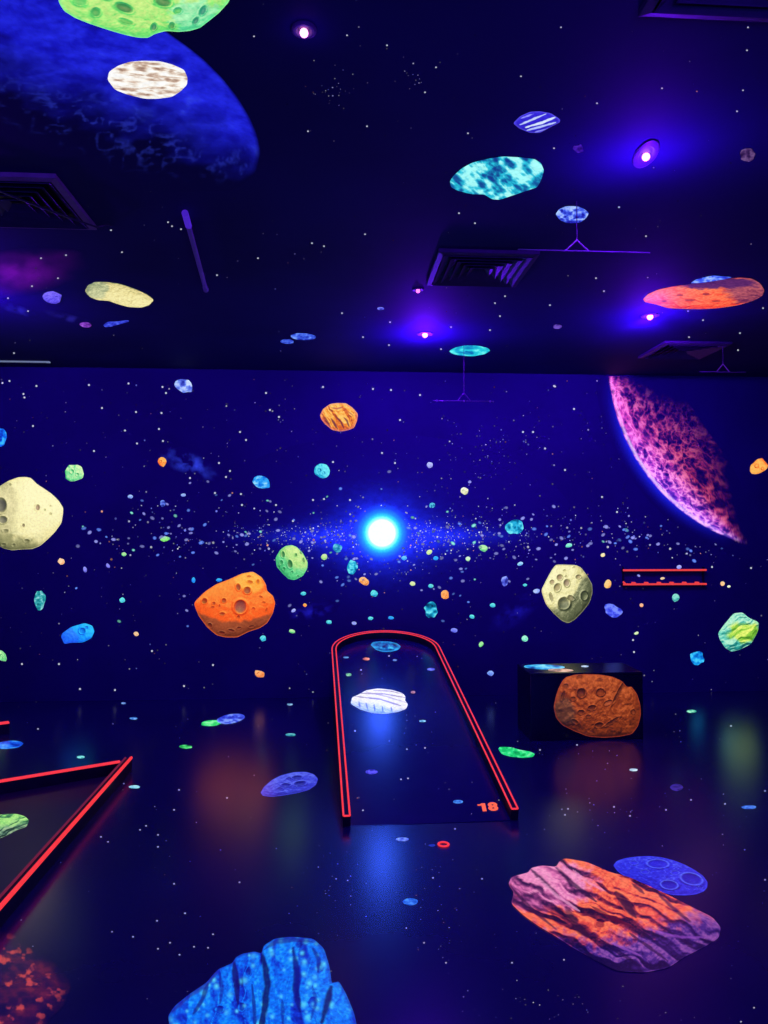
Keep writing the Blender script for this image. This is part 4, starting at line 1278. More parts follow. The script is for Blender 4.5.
P_ceil('asteroid', [(643, 299), (648, 294), (658, 289.5), (672, 286.5), (690, 284), (705, 281), (722, 279), (740, 277.5), (752, 278.5), (760, 283), (764.5, 290), (762, 296), (752, 301), (738, 305), (718, 308), (700, 309), (680, 308.5), (668, 308), (655, 304), (645, 302)],
       rock(pal((120, 14, 40), (225, 44, 40), (255, 84, 50), (255, 150, 90)), L=(0, -.2, .97), dome=.18, noise=(9, .06), asp=3.0, grain=.18, lift=-.08, seed=37,
            craters=[(706, 294, 4, 1.2, 0, (110, 10, 40)), (690, 300, 6, 1, 0, (140, 20, 40)), (664, 301, 3, .9, 0, (120, 10, 40)), (680, 295, 4, 1, 0, (150, 30, 40)), (716, 301, 5, 1, 0, (150, 30, 40))],
            shade=[('blob', 752, 290, 25, 15, pal((24, 8, 60), (62, 20, 72), (120, 44, 80), (215, 110, 110))), ('blob', 714, 282.5, 46, 6.5, pal((22, 8, 66), (48, 16, 80), (70, 26, 88), (110, 50, 110)))]),
       'long red-orange asteroid on the ceiling, its far side dull purple', step=.55)
P_ceil('asteroid', [(690, 283), (696, 279), (706, 276.5), (714, 275), (722, 276), (733, 276.8), (724, 279), (714, 280.5), (702, 282.5)],
       mottle(pal((20, 10, 120), (40, 50, 220), (70, 110, 255), (160, 190, 255)), 4, asp=2, seed=5), 'blue crusty asteroid peeping over the red-orange ceiling asteroid', step=.45, layer=2.2)
P_ceil('asteroid', [(84.8, 291), (88, 285), (95, 281.8), (106, 281.8), (119, 283.5), (130, 287), (140, 291), (148, 295), (154, 300), (149, 305), (141, 307.5), (128, 306.8), (118, 304), (108, 300.5), (98, 300), (90, 297)],
       rock(pal((60, 70, 60), (130, 138, 100), (225, 210, 140), (255, 246, 180)), L=(.2, .3, .93), dome=.3, noise=(7, .09), asp=1.6, grain=.14, lift=.0, seed=41,
            shade=[('blob', 96, 290, 12, 9, pal((40, 60, 70), (90, 110, 100), (160, 170, 125), (225, 225, 170)))]),
       'cream slipper-shaped asteroid on the ceiling', step=.5)
P_ceil('asteroid', ell(52, 297, 10, 6.6, 8, n=12, wob=.25, seed=9), rock(pal((30, 20, 110), (60, 46, 190), (92, 76, 235), (140, 120, 255)), L=(-.3, -.4, .85), dome=.3, noise=(4, .1), asp=1.5, seed=43), 'violet asteroid on the ceiling beside the cream slipper-shaped one', step=.5, layer=2.2)
P_ceil('asteroid', ell(85.5, 324.6, 6, 2.6, 6, n=12, seed=4), mottle(pal((60, 20, 110), (100, 40, 150), (130, 60, 190), (160, 90, 220)), 4, asp=2), 'small flat purple asteroid under the cream slipper-shaped one', step=.5)
P_ceil('asteroid', [(103, 325), (108, 321.5), (116, 321.5), (128, 319.8), (129.5, 321.5), (120, 324), (111, 326.5), (105, 327)], mottle(pal((20, 20, 110), (36, 40, 170), (50, 64, 215), (80, 100, 240)), 4, asp=2), 'flat blue streak of rock on the ceiling next to the small purple one', step=.5)
P_ceil('asteroid', [(449, 351), (455, 347.5), (465, 345.3), (478, 345.5), (488, 348), (490.3, 350.5), (485, 354), (473, 356.2), (460, 355.5), (452, 353.5)],
       mottle(pal((10, 90, 170), (20, 150, 200), (40, 215, 225), (110, 250, 245)), 7, asp=2.5, seed=29), 'flat bright cyan asteroid on the ceiling near the back wall, on a hanging wire', step=.45)
P_ceil('asteroid', ell(303, 336.6, 12.6, 3.5, 3, n=16, seed=6), mottle(pal((16, 20, 110), (36, 56, 190), (64, 100, 235), (120, 160, 255)), 5, asp=2.5, seed=8), 'flat blue asteroid on the ceiling, larger of the overlapping pair', step=.5)
P_ceil('asteroid', ell(287, 341.4, 7, 2.2, 3, n=12, seed=7), mottle(pal((16, 20, 110), (36, 50, 180), (60, 90, 225), (100, 140, 250)), 4, asp=2.5, seed=9), 'flat blue asteroid on the ceiling, smaller of the overlapping pair', step=.5)
P_ceil('asteroid', ell(380.5, 308.4, 3.6, 1.5, 0, n=10, seed=8), mottle(pal((30, 30, 120), (60, 70, 200), (100, 110, 235), (140, 150, 250)), 3, asp=2), 'tiny flat lavender asteroid on the ceiling behind the square vent', step=.5)
P_ceil('asteroid', ell(748, 155, 9, 6, -10, n=12, wob=.5, seed=11), mottle(pal((14, 6, 44), (40, 20, 66), (76, 46, 100), (110, 80, 130)), 4, seed=3), 'dim purple crumbling asteroid on the ceiling beyond the pink lamp', step=.5)
P_ceil('asteroid', ell(579, 148.6, 5.4, 4.2, 0, n=10, wob=.5, seed=12), mottle(pal((26, 4, 100), (50, 14, 140), (70, 30, 170), (90, 50, 190)), 4, seed=3), 'dim violet speck of rock on the ceiling beside the striped one', step=.5)
P_ceil('asteroid', ell(557.5, 326.5, 4.4, 2, 0, n=10, wob=.4, seed=13), mottle(pal((30, 10, 90), (56, 30, 130), (80, 50, 160), (110, 80, 190)), 3, seed=3), 'dim violet speck of rock on the ceiling near the back wall', step=.5)
P_ceil('nebula', ell(12, 273, 78, 25, -8, n=30, wob=.1, seed=5), soft((110, 12, 150), 26, 5, 1.0, asp=1.6, thr=.22), 'magenta nebula haze painted on the ceiling beside the cream slipper-shaped asteroid', 'nebula', layer=.6, step=1.2, center=(12, 273))
P_ceil('nebula', ell(18, 310, 20, 6, 18, n=16, wob=.3, seed=6), soft((46, 40, 200), 8, 6, 1.0, thr=.3), 'small blue nebula wisp on the ceiling under the violet asteroid', 'nebula', layer=.6)
P_ceil('nebula', ell(66, 317, 28, 5, 12, n=16, wob=.3, seed=7), soft((50, 44, 180), 8, 7, .8, thr=.3), 'thin violet nebula wisp on the ceiling beside the small purple asteroid', 'nebula', layer=.6)

# ------------------------------------------------------------------ mural: floor, lanes and plinth
F1 = [(508.4, 884.9), (511.4, 877.4), (528.5, 873), (531, 868.5), (542, 866), (556, 867.5), (560, 861), (566, 858.9), (587, 862.5), (610.8, 873), (629, 877.4), (661.7, 892.4), (691.7, 907.4), (712.6, 917.9), (721, 928.3), (718.6, 938.8), (704, 947.8), (686, 956.8), (667.7, 968.8), (644, 973.3), (616.8, 971.8), (592.8, 959.8), (572, 947.8), (554, 935.8), (539, 926.9), (524, 916.4), (511, 904), (514, 893)]
F1PAL = pal((40, 12, 46), (128, 36, 60), (236, 80, 64), (255, 128, 84))
P_floor('asteroid', F1, rock(F1PAL, L=(.1, -.65, .75), dome=.28, noise=(9, .10), ridge=(31, 21, .85, .42), asp=1.25, grain=.22, lift=-.02, seed=61,
        shade=[('blob', 545, 885, 48, 26, pal((54, 20, 66), (130, 52, 110), (220, 110, 170), (250, 160, 200))),
               ('below', [(508, 925), (560, 936), (590, 943), (630, 938), (665, 925), (690, 915), (722, 912)], pal((16, 8, 60), (38, 18, 92), (72, 38, 132), (150, 84, 170)), 18)], crater_depth=.6,
        grooves=[([(531, 870), (546, 884), (560, 898)], 2.6, (40, 14, 60), .85), ([(556, 868), (572, 884), (596, 902)], 2.4, (44, 16, 60), .85), ([(566, 916), (578, 928), (590, 938)], 3.6, (54, 18, 50), .85), ([(616, 894), (626, 904), (636, 918)], 4.0, (54, 18, 50), .85), ([(632, 884), (644, 894)], 2.4, (50, 20, 60), .8), ([(660, 896), (672, 908), (690, 922)], 2.2, (40, 14, 70), .8),
                 ([(513, 890), (532, 910), (556, 930)], 2.0, (60, 20, 60), .8), ([(590, 906), (610, 918), (634, 928)], 2.2, (90, 14, 40), .8), ([(600, 940), (620, 954), (640, 966)], 2.0, (22, 8, 60), .8), ([(630, 934), (652, 950), (668, 962)], 2.0, (22, 8, 60), .8), ([(660, 926), (684, 942), (696, 950)], 2.0, (22, 8, 60), .8), ([(538, 878), (556, 896), (580, 912)], 1.6, (255, 170, 215), .5), ([(572, 870), (590, 884), (606, 892)], 1.4, (240, 150, 200), .5), ([(612, 944), (640, 956)], 1.3, (150, 80, 190), .6), ([(650, 930), (680, 938), (706, 938)], 1.3, (140, 70, 190), .6)],
        craters=[(571, 917, 4, 11, -38, (80, 40, 60)), (628, 908, 5, 13, -40, (96, 44, 60)), (600, 925, 5, 4, 0, (120, 20, 40)), (540, 890, 3, 6, -35, (90, 40, 90))]),
        'huge pink and orange asteroid with deep ridges, painted on the floor', center=(615, 917), step=.75, layer=2.2)
P_floor('asteroid', [(613.2, 865.5), (617, 861), (625.8, 858.3), (637, 856.8), (649.7, 856.3), (662, 857.6), (673.7, 860.6), (685, 865), (695, 870.5), (703, 876), (707.6, 882.5), (707, 888), (703.7, 891.6), (696, 894.5), (686, 895.6), (672, 895.2), (655, 890), (630, 880), (618, 872)],
        rock(pal((14, 8, 110), (28, 24, 175), (44, 48, 225), (100, 120, 255)), L=(-.1, -.4, .9), dome=.18, noise=(7, .05), asp=1.8, grain=.2, lift=-.2, rings=((84, 104, 255), .16, .9), seed=63, crater_depth=.8, rim=((64, 70, 250), .07, .6),
             craters=[(657.8, 864, 10.5, 4.2, 3, (34, 30, 190)), (691.5, 879, 11, 5.6, 14, (26, 22, 160)), (669.2, 885, 8.5, 4.4, 8, (26, 22, 160)), (634, 863, 4, 2, 0, (40, 40, 210)), (675, 873, 4, 2, 0, (40, 40, 210)), (645, 872, 4, 2, 0, (40, 40, 210)), (700, 888, 3, 1.5, 0, (36, 34, 190))]),
        'blue oval asteroid with ringed craters on the floor, tucked behind the pink one', step=.6)
F3 = [(168, 1017), (172, 1010), (176.4, 1004.8), (190, 994), (206.5, 982.9), (213, 975), (218.8, 969.2), (229.7, 964.6), (232.5, 963), (236, 957.5), (242, 954.2), (254.3, 951.8), (261.5, 953.8), (263.6, 946), (274.8, 938.8), (291.3, 937), (313, 938.8), (324, 948.7), (329.5, 966.5), (331.8, 984), (339, 981.5), (346, 993.8), (354, 1013), (360, 1040), (340, 1085), (260, 1110), (200, 1080), (172, 1040)]
P_floor('asteroid', F3, rock(pal((12, 12, 120), (16, 50, 205), (14, 120, 250), (50, 200, 255)), L=(.15, -.35, .9), dome=.24, noise=(8, .09), ridge=(96, 24, .55, .25), grain=.20, lift=-.20, seed=67, edge=.97,
        beads=((90, 225, 255), 2.6, .9, 110),
        grooves=[([(234, 963), (236, 980), (238, 1004)], 3.2, (20, 14, 110), .9), ([(262, 953), (266, 972), (268, 985), (264, 1012), (258, 1040)], 4.0, (14, 12, 96), .92), ([(293, 948), (296, 970), (296, 990), (300, 1012)], 3.6, (14, 22, 130), .9),
                 ([(331, 988), (327, 1003), (322, 1022)], 4.2, (12, 14, 100), .92), ([(313, 949), (319, 960), (318, 972)], 2.4, (14, 26, 150), .8), ([(208, 984), (203, 998), (194, 1014)], 2.6, (20, 24, 130), .8), ([(252, 985), (254, 1004), (255, 1026)], 2.2, (16, 24, 140), .8),
                 ([(219, 972), (222, 988), (220, 1004)], 2.0, (20, 30, 150), .7), ([(312, 985), (316, 1002), (311, 1020)], 2.2, (14, 40, 170), .7), ([(172, 1012), (190, 996), (206, 985), (218, 971)], 2.4, (40, 30, 140), .6), ([(264, 950), (276, 942), (292, 940), (312, 942)], 3.0, (30, 26, 130), .7), ([(282, 1000), (283, 1024)], 2.4, (14, 30, 150), .7)],
        craters=[(237.5, 985, 3, 4, 0, (14, 22, 130)), (249, 972, 2.4, 4, 0, (16, 24, 130)), (320, 968, 3, 4, 0, (12, 36, 160)), (220, 1010, 4, 3, 0, (14, 30, 150)), (242, 1008, 3, 4, 0, (14, 30, 150)), (300, 945, 3, 4, 0, (12, 30, 150)), (313, 1003, 4, 5, 0, (10, 50, 190))],
        rim=((24, 30, 170), .05, .7)),
        'huge bright blue lumpy asteroid on the floor, cut by the lower frame', center=(262, 1012), step=.8)
P_floor('asteroid', [(260.5, 793), (264, 787), (272, 780), (281, 775.5), (294, 772.3), (306, 772), (314, 774.5), (318, 779), (316, 785), (309, 790), (298, 793), (284, 795.5), (272, 797), (263, 796)],
        rock(pal((16, 14, 110), (34, 32, 160), (56, 60, 212), (110, 130, 250)), L=(0, -.5, .85), dome=.2, noise=(6, .06), asp=1.8, grain=.12, lift=-.08, seed=71,
             craters=[(297, 778, 5, 2, -5, (24, 20, 130)), (300, 784, 6, 2.4, -8, (22, 18, 120)), (286, 785.5, 4.5, 1.8, 0, (26, 22, 140)), (280, 789, 3, 1.2, 0, (30, 26, 150)), (289, 779, 3, 1.1, 0, (34, 30, 160))], rim=((70, 74, 230), .08, .6)),
        'blue violet oval cratered asteroid on the floor beside lane 18', step=.5)
P_floor('asteroid', ell(230.5, 719, 14.5, 4.6, -9, n=16, seed=3), mottle(pal((20, 20, 130), (44, 54, 200), (72, 96, 240), (130, 160, 255)), 5, asp=2.2, seed=4), 'flat blue asteroid on the floor overlapping a green one', step=.5, layer=2)
P_floor('asteroid', ell(211, 723.2, 10.4, 2.9, -4, n=14, seed=4), mottle(pal((10, 110, 40), (30, 180, 80), (60, 230, 120), (140, 250, 170)), 5, asp=2.2, seed=6), 'flat green asteroid on the floor overlapped by a blue one', step=.5)
P_floor('asteroid', ell(185.8, 746.8, 6.6, 1.9, 2, n=12, seed=5), mottle(pal((10, 90, 40), (30, 160, 70), (70, 215, 110), (140, 245, 160)), 4, asp=2.2, seed=6), 'tiny flat green asteroid on the floor near the grey lane corner', step=.5)
P_floor('asteroid', [(498, 749), (500, 747), (510, 747.3), (520, 750), (530, 751.7), (535, 754), (533, 757), (525, 758), (512, 757), (502, 754.5)], mottle(pal((6, 110, 70), (20, 180, 90), (40, 232, 130), (130, 250, 180)), 6, asp=2, seed=8), 'bright green pointed asteroid on the floor close outside lane 18', step=.45)
P_floor('asteroid', ell(9, 745, 14, 4, -5, n=14, seed=6), mottle(pal((10, 40, 160), (20, 80, 225), (30, 120, 250), (90, 180, 255)), 5, asp=2.2, seed=9), 'bright blue flat asteroid on the floor between the two left-hand rails', step=.5)
tag(paint('asteroid', [(-30, 822), (-10, 817), (2, 814.5), (16, 814), (25, 816.5), (29, 820.5), (26.5, 827), (17, 830), (8, 835), (0, 838.5), (-14, 841), (-30, 836)],
          rock(pal((20, 70, 50), (70, 140, 90), (130, 210, 110), (190, 245, 140)), L=(-.1, -.6, .8), dome=.25, noise=(6, .1), ridge=(-30, 9, .8, .4), asp=1.6, grain=.12, lift=.0, seed=73,
               shade=[('below', [(-30, 830), (0, 827), (28, 822)], pal((16, 50, 44), (60, 100, 86), (110, 150, 120), (170, 200, 150)), 6)]), LLP, M['pfloor'], step=.5),
    'green ridged asteroid painted on the dull grey lane', 'asteroid')
def lava(u, v, ol):
    a = .55 * fbm(u / 15, v / 11, 83, 4) + .45 * ridged(u / 22, v / 14, 85, 3)
    m = np.clip((1 - ol.t(u, v)) / .35, 0, 1)
    fl = np.clip((fbm(u / 10, v / 8, 91, 4) - .60) / .14, 0, 1) ** 1.5
    c = ramp(np.clip((a - .40) / .45, 0, 1), pal((22, 4, 44), (52, 10, 48), (96, 22, 40), (150, 44, 40)))
    return mix(c, srgb((255, 92, 60))[None, :].repeat(len(u), 0), fl * .75) * (m * .62)[:, None]


P_floor('asteroid', [(-30, 925), (10, 932), (30, 945), (45, 955), (62, 968), (72, 985), (66, 1005), (50, 1020), (40, 1040), (-20, 1060), (-40, 1000)],
        lava,
        'dark red rock with glowing orange flecks, in the near corner of the floor', center=(15, 992), step=.8, haze=True)
tag(paint('asteroid', [(350.5, 704), (352, 697.5), (358, 695), (366, 690.5), (378, 688.5), (392, 690), (403, 693.5), (405.5, 697), (405, 700.5), (408, 704.5), (406, 709), (398, 712), (384, 714), (372, 713), (360, 709.5)],
          rock(pal((60, 90, 190), (150, 170, 240), (232, 230, 250), (255, 252, 252)), L=(.1, -.6, .8), dome=.2, noise=(5, .05), asp=1.5, grain=.10, lift=.16, seed=77,
               grooves=[([(359, 693.4), (384, 694), (405.5, 697.8)], .8, (150, 130, 140), .8), ([(355, 696.6), (380, 699.3), (401, 706)], .9, (140, 120, 130), .85), ([(373, 690.6), (390, 691.2), (403, 694.2)], .7, (160, 140, 150), .8), ([(366, 692), (386, 696.5), (407, 703)], .7, (170, 150, 150), .7),
                        ([(359, 702), (360, 708)], .8, (50, 70, 190), .8), ([(366, 703), (368, 710.5)], .8, (50, 70, 190), .8), ([(374, 704.5), (375, 711.5)], .8, (50, 70, 190), .8), ([(382, 706), (383, 712)], .8, (60, 80, 200), .8), ([(391, 707), (392, 711.5)], .7, (60, 80, 200), .8)],
               shade=[('below', [(350, 700), (365, 703), (380, 707), (395, 710), (408, 711)], pal((40, 60, 170), (80, 110, 220), (150, 180, 250), (225, 235, 255)), 4)]), RAMP, M['plane'], step=.45),
    'white ridged asteroid painted on lane 18', 'asteroid')
tag(paint('asteroid', [(370.5, 645), (373, 642.2), (380, 641.5), (390, 641.8), (397, 643.5), (401, 646.5), (398, 650), (391, 651.8), (383, 652), (376, 650)],
          mottle(pal((4, 12, 64), (6, 40, 120), (16, 100, 190), (60, 190, 240)), 5, asp=2, seed=79, rim=((50, 170, 240), .30, .85)), RAMP, M['plane'], step=.45),
    'dark cyan-rimmed asteroid painted at the rounded top end of lane 18', 'asteroid')
for i, (x, y, rx, ry, pl_, lb) in enumerate([
        (426, 640, 5.4, 1.6, pal((110, 130, 60), (190, 215, 120), (235, 250, 170)), 'tiny yellow-green asteroid on lane 18 against its rounded end'),
        (366.3, 659, 3.6, 1.4, pal((130, 60, 50), (225, 120, 90), (255, 180, 140)), 'tiny peach asteroid on lane 18 under the dark cyan one'),
        (346, 657.5, 3, .9, pal((30, 60, 120), (70, 120, 190), (120, 180, 225)), 'tiny pale blue asteroid on lane 18 by its red edge'),
        (348.6, 674.8, 3, 1.5, pal((50, 120, 90), (120, 200, 140), (190, 245, 190)), 'tiny green asteroid on lane 18 by its red edge'),
        (431, 669.4, 4, 1.4, pal((40, 40, 150), (80, 80, 220), (120, 130, 250)), 'tiny violet asteroid on lane 18 opposite the green one'),
        (395, 660.3, 2.4, .9, pal((60, 90, 150), (120, 160, 220), (170, 210, 250)), 'tiny pale blue asteroid on lane 18 under the dark cyan one'),
        (413, 692.3, 2.4, 1.3, pal((120, 80, 80), (190, 130, 120), (235, 180, 160)), 'tiny peach asteroid on lane 18 beside the white ridged one'),
        (371.5, 772, 6.2, 2.4, pal((30, 20, 120), (60, 50, 200), (100, 90, 240)), 'small violet rock painted half way up lane 18'),
        (458, 801.8, 5.2, 1.8, pal((20, 60, 170), (50, 110, 230), (100, 170, 255)), 'small blue rock painted on lane 18 near its number'),
        (422.5, 721.2, 3.4, 1, pal((50, 110, 150), (110, 180, 210), (170, 235, 245)), 'tiny pale cyan asteroid painted on lane 18 below the white ridged one')]):
    tag(paint('asteroid', ell(x, y, rx, ry, 0, n=12, seed=i + 30), mottle(pl_, max(2.5, rx * .6), asp=2, seed=i), RAMP, M['plane'], step=.5), lb, 'asteroid')
for i, (x, y, rx, ry, pl_, lb) in enumerate([
        (80.7, 757.2, 4.2, 1.4, pal((40, 140, 140), (90, 200, 195), (160, 245, 235)), 'tiny mint asteroid on the floor behind the grey lane'),
        (133.6, 718.5, 4, 1.2, pal((40, 90, 180), (80, 140, 225), (140, 190, 255)), 'tiny blue asteroid on the floor near the back wall, beyond the grey lane'),
        (134.5, 787, 6, 1.5, pal((70, 150, 200), (120, 200, 230), (180, 240, 250)), 'pale cyan dash of rock on the floor beside the grey lane corner'),
        (123.5, 703.3, 2.6, .9, pal((40, 80, 160), (80, 120, 200), (130, 170, 240)), 'tiny pale blue speck at the foot of the back wall'),
        (290.6, 734.9, 5.4, 1.4, pal((20, 100, 120), (60, 160, 170), (120, 215, 215)), 'teal dash of rock on the floor beside lane 18'),
        (402.5, 839.5, 6.6, 1.9, pal((50, 60, 170), (90, 110, 220), (140, 165, 250)), 'lavender oval rock on the floor before the foot of lane 18'),
        (410.5, 902, 7.6, 3.6, pal((10, 40, 130), (30, 90, 210), (80, 150, 250)), 'small blue asteroid on the floor midway between the huge blue and pink ones'),
        (633.5, 770, 4.2, 1.4, pal((110, 150, 190), (160, 200, 225), (210, 240, 250)), 'white flat speck of rock on the floor below the plinth'),
        (749, 807.4, 7.6, 1.9, pal((30, 60, 170), (60, 110, 225), (110, 165, 250)), 'flat blue asteroid on the floor near the frame edge'),
        (691.5, 711.4, 5.2, 1.5, pal((20, 110, 90), (70, 180, 150), (160, 245, 210)), 'tiny mint asteroid on the floor beside the plinth'),
        (676.5, 787.5, 6.4, 3.6, pal((16, 8, 70), (36, 20, 110), (60, 40, 150)), 'dim violet smudge of rock on the floor beyond the blue cratered one'),
        (290, 704.5, 3, 1, pal((60, 110, 150), (110, 160, 200), (160, 210, 240)), 'tiny pale speck at the foot of the back wall beside lane 18'),
        (432, 845.5, 3.4, 1.2, pal((16, 20, 90), (30, 40, 140), (50, 70, 180)), 'dim blue speck on the floor beside the red ring')]):
    P_floor('asteroid', ell(x, y, rx, ry, 0, n=12, seed=i + 60), mottle(pl_, max(2.5, rx * .6), asp=2, seed=i), lb, step=.5)

PR_ = [(553.5, 707), (555.5, 697), (558.5, 688), (562, 681), (566, 677), (575, 674.6), (587, 674), (600, 674.6), (612, 676.5), (622, 681), (627, 687), (631.5, 686.5), (637, 694), (640.3, 705), (640.8, 715), (638, 726), (632, 734), (620, 736.5), (604, 737.8), (588, 736.5), (574, 731), (562, 725), (556, 718)]
tag(paint('asteroid', PR_, rock(pal((16, 6, 12), (68, 26, 14), (140, 56, 20), (222, 108, 52)), L=(-.1, -.55, .83), dome=.42, noise=(7, .10), grain=.16, lift=-.07, seed=91, crater_depth=.9,
          craters=[(581.5, 693, 4.2, 4.4, 0, (70, 28, 16)), (600.5, 692.5, 4, 3.6, 0, (120, 48, 20)), (580, 677, 3, 1.8, 0, (110, 46, 20)), (600, 680, 3.4, 1.4, 10, (110, 46, 20)), (592, 708, 4.2, 2.4, -10, (74, 28, 14)), (581, 712.5, 3.4, 2.2, 0, (80, 30, 14)), (588.5, 716.5, 2.4, 1.6, 0, (84, 30, 12)), (573, 699, 2.6, 2, 0, (110, 46, 20)), (608, 703, 4.4, 2.2, -25, (150, 70, 40)), (563, 696, 2, 5, 20, (80, 34, 18)),
                   (566, 686, 2.5, 2, 0, (110, 50, 20)), (599, 725.5, 4, 2.6, -10, (60, 22, 12)), (619, 692, 1.6, 13, 28, (40, 14, 12)), (612, 722, 9, 1.6, -32, (50, 18, 12)), (633, 712, 2, 2.4, 0, (110, 44, 20)), (575, 722, 3.6, 2, 30, (60, 24, 14))],
          shade=[('blob', 563, 712, 12, 17, pal((14, 8, 14), (44, 24, 22), (92, 50, 34), (170, 98, 60)))], rim=((150, 50, 26), .045, .6)), PFRONT, M['pplinth'], step=.5),
    'brown-orange cratered rock painted on the front of the black plinth', 'asteroid')
tag(paint('asteroid', ell(544, 667, 21, 2.4, 1, n=20, wob=.1, seed=3), mottle(pal((10, 40, 130), (20, 110, 200), (40, 170, 235), (130, 225, 255)), 6, asp=3, seed=2), PTOP, M['pplinth'], step=.5), 'bright blue streaky asteroid painted on the top of the plinth', 'asteroid')
tag(paint('asteroid', ell(560, 670.4, 13, 1.5, 1, n=16, wob=.2, seed=4), mottle(pal((90, 80, 90), (150, 120, 120), (220, 160, 130), (250, 210, 190)), 6, asp=3, seed=5), PTOP, M['pplinth'], step=.5, layer=1.6), 'pale grey and peach asteroid painted on the top of the plinth', 'asteroid')
tag(paint('asteroid', ell(585, 666.4, 4, .9, 0, n=12, seed=5), mottle(pal((90, 120, 180), (150, 180, 225), (215, 230, 250)), 4, asp=2, seed=5), PTOP, M['pplinth'], step=.5), 'tiny white speck painted on the top of the plinth', 'asteroid')

# ------------------------------------------------------------------ painted stars, past counting
rng = np.random.RandomState(5)


def stars(n, area, rmin, rmax, dim=(.1, .9), warm=.06):
    x = rng.uniform(area[0], area[2], n); y = rng.uniform(area[1], area[3], n)
    r = rmin + (rmax - rmin) * rng.rand(n) ** 3
    b = dim[0] + (dim[1] - dim[0]) * rng.rand(n) ** 2.2
    tint = srgb([(205, 205, 255), (165, 165, 255), (235, 240, 255), (120, 130, 250)])[rng.randint(0, 4, n)]
    tint[rng.rand(n) < warm] = srgb((250, 170, 140))
    return x, y, r, tint * b[:, None]


def join(*s):
    return [np.concatenate(q) for q in zip(*s)]


def picked(pts, r=1.25, c=(225, 228, 255), b=.85):
    r, b = r * .88, b * .8
    p = np.array(pts, float)
    return p[:, 0], p[:, 1], np.full(len(p), r), srgb(c)[None, :].repeat(len(p), 0) * b


def cluster(n, cx_, cy_, sx, sy, rmin=.4, rmax=.9, dim=(.1, .6)):
    x, y, r, c = stars(n, (0, 0, 1, 1), rmin, rmax, dim)
    return cx_ + sx * rng.randn(n), cy_ + sy * rng.randn(n), r, c


wall_bright = picked([(116.5, 366.8), (107.8, 378), (89, 385), (128.5, 383.5), (36.5, 386), (24.5, 397.5), (23.5, 394), (102, 408), (33, 426), (136, 412), (125, 430.5), (94, 451), (148, 377.5), (9.5, 381), (2.5, 383), (162.5, 387), (166, 393), (161.5, 413), (159, 429), (163, 441), (137, 443.5),
                      (323, 387), (266, 393), (279, 417), (270, 410), (373, 389), (391, 390), (420, 395), (400, 420), (382, 453), (395, 463), (554, 386), (533, 432), (574, 409), (523, 432), (545, 448.5), (605, 413), (555, 386.5), (565, 470), (617, 512), (602, 497), (240, 432), (246, 440), (190, 478), (219, 463),
                      (230, 471), (226, 477), (215, 493), (241, 494), (242, 505), (324, 499), (276, 505), (350, 500), (313, 500), (293, 521), (333, 462), (40, 695), (80, 689), (115, 690), (22, 664), (152, 651), (59, 664), (213, 665), (184, 686), (633, 640), (634, 652), (712, 567), (751, 568)], 1.2)
ok = lambda s: [q[(np.hypot(s[0] - 382, s[1] - 533) > 26) & (s[1] < 694) & (s[1] > 378)] for q in s]
W = join(ok(stars(430, (0, 379, 768, 530), .3, .95, (.04, .45))), ok(stars(330, (0, 545, 768, 694), .3, .9, (.04, .42))),
         ok(stars(330, (100, 505, 742, 560), .5, 1.25, (.15, .9))), ok(cluster(900, 384, 535, 80, 7, .35, .9, (.1, .9))), ok(cluster(280, 384, 545, 60, 18, .35, .9, (.1, .7))),
         ok(cluster(60, 470, 460, 34, 22)), ok(cluster(40, 525, 440, 20, 18)), ok(cluster(36, 640, 420, 22, 18)), ok(wall_bright))
mw = np.hypot(W[0] - pcx, W[1] - pcy) > pR + 4
W = [q[mw] for q in W]
o = dots('wall_stars', *W, WALL, M['pwall'], .8)
tag(o, 'countless white and lavender painted stars over the back wall', 'stars')

ceil_bright = picked([(254, 36), (347, 35), (367, 126), (308, 131), (387, 45), (436, 67), (521, 76), (561, 27), (662, 88), (597, 103), (554, 148), (639, 151), (735, 17), (732, 5), (747, 50), (743, 90), (737, 111), (748, 27), (619, 207), (646, 236), (468, 133), (425, 92), (172, 226), (217, 275), (122, 252), (111, 230), (41, 258), (66, 255),
                      (32, 286), (58, 278), (28, 311), (8, 298), (14, 353), (459, 213), (475, 223), (258, 258), (324, 246), (312, 243), (365, 234), (596, 278), (604, 291), (550, 305), (451, 327), (500, 316), (495, 303), (490, 330), (688, 311), (703, 320), (689, 337), (740, 333), (763, 308), (738, 350), (363, 337), (342, 313), (390, 322), (389, 345), (441, 349), (505, 296), (280, 379), (168, 222), (181, 229)], 1.15, b=.7)
keepc = lambda s: [q[(s[1] < 366) & ~((s[0] < 255) & (s[1] < 190))] for q in s]
Cs = join(keepc(stars(210, (0, 0, 768, 364), .35, .9, (.04, .35))), keepc(cluster(26, 335, 85, 12, 14)), keepc(cluster(14, 410, 80, 8, 8)), ceil_bright)
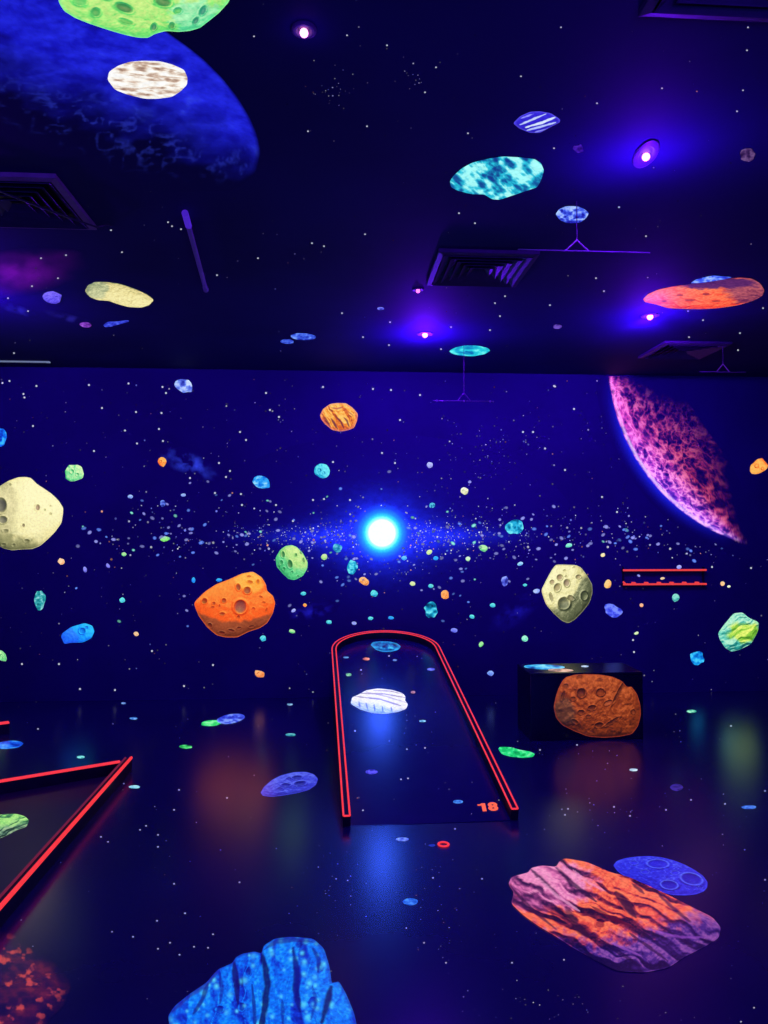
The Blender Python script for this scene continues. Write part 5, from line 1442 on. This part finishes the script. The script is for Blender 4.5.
tag(dots('ceiling_stars', *Cs, CEIL, M['pceil'], .8, asp=.85), 'scattered white painted stars over the dark ceiling', 'stars')

floor_bright = picked([(239.5, 882.5), (185, 913.5), (179.5, 955), (194, 947), (208, 948), (213, 934.5), (170, 943), (158, 949), (174, 884), (157, 921), (112, 932), (133, 937), (38, 729), (140, 830), (146, 826), (158, 847), (174, 810), (158, 835), (179, 790), (227, 798), (101, 837), (108, 842), (455, 829), (433, 878), (482, 879), (446, 963), (424, 943),
                       (564, 960), (512, 963), (565, 815), (568, 809), (614, 807), (630, 816), (666, 810), (691, 800), (725, 804), (765, 791), (765, 880), (731, 726), (754, 1008), (741, 1022), (577, 745), (540, 750)], 1.2, b=.6)


def keep_floor(s):
    x, y = s[0], s[1]
    m = (y > 702) & ~((x > 338 + .05 * (y - 700) - 10) & (x < 460 + .5 * (y - 690) + 8) & (y < 830)) & ~((x > 520) & (x < 650) & (y < 748)) & ~((y > 755) & (x < 135 - .9 * (y - 760) + 10))
    return [q[m] for q in s]


Fl = join(keep_floor(stars(260, (0, 702, 768, 1024), .35, .95, (.04, .45))), keep_floor(cluster(30, 440, 915, 22, 30)), keep_floor(cluster(36, 590, 745, 45, 10)), keep_floor(cluster(24, 330, 890, 22, 16)), keep_floor(cluster(20, 560, 1005, 60, 12)), keep_floor(cluster(22, 630, 810, 50, 10)), floor_bright)
tag(dots('floor_stars', *Fl, FLOOR, M['pfloor'], .8, asp=.75), 'scattered white painted stars over the glossy floor', 'stars')


def keep_lane(s):
    x, y = s[0], s[1]
    m = (x > 352) & (x < 430 + .5 * (y - 655)) & (y > 652) & (y < 818)
    return [q[m] for q in s]


Ls = join(keep_lane(stars(60, (350, 640, 515, 818), .4, 1.0, (.1, .6))), picked([(363, 810.5), (401, 779.5), (408, 778.5), (425, 748), (355, 731), (361, 670), (389, 656)], 1.1, b=.7))
tag(dots('lane_stars', *Ls, RAMP, M['plane'], .8, asp=.8), 'few white painted stars on lane 18', 'stars')
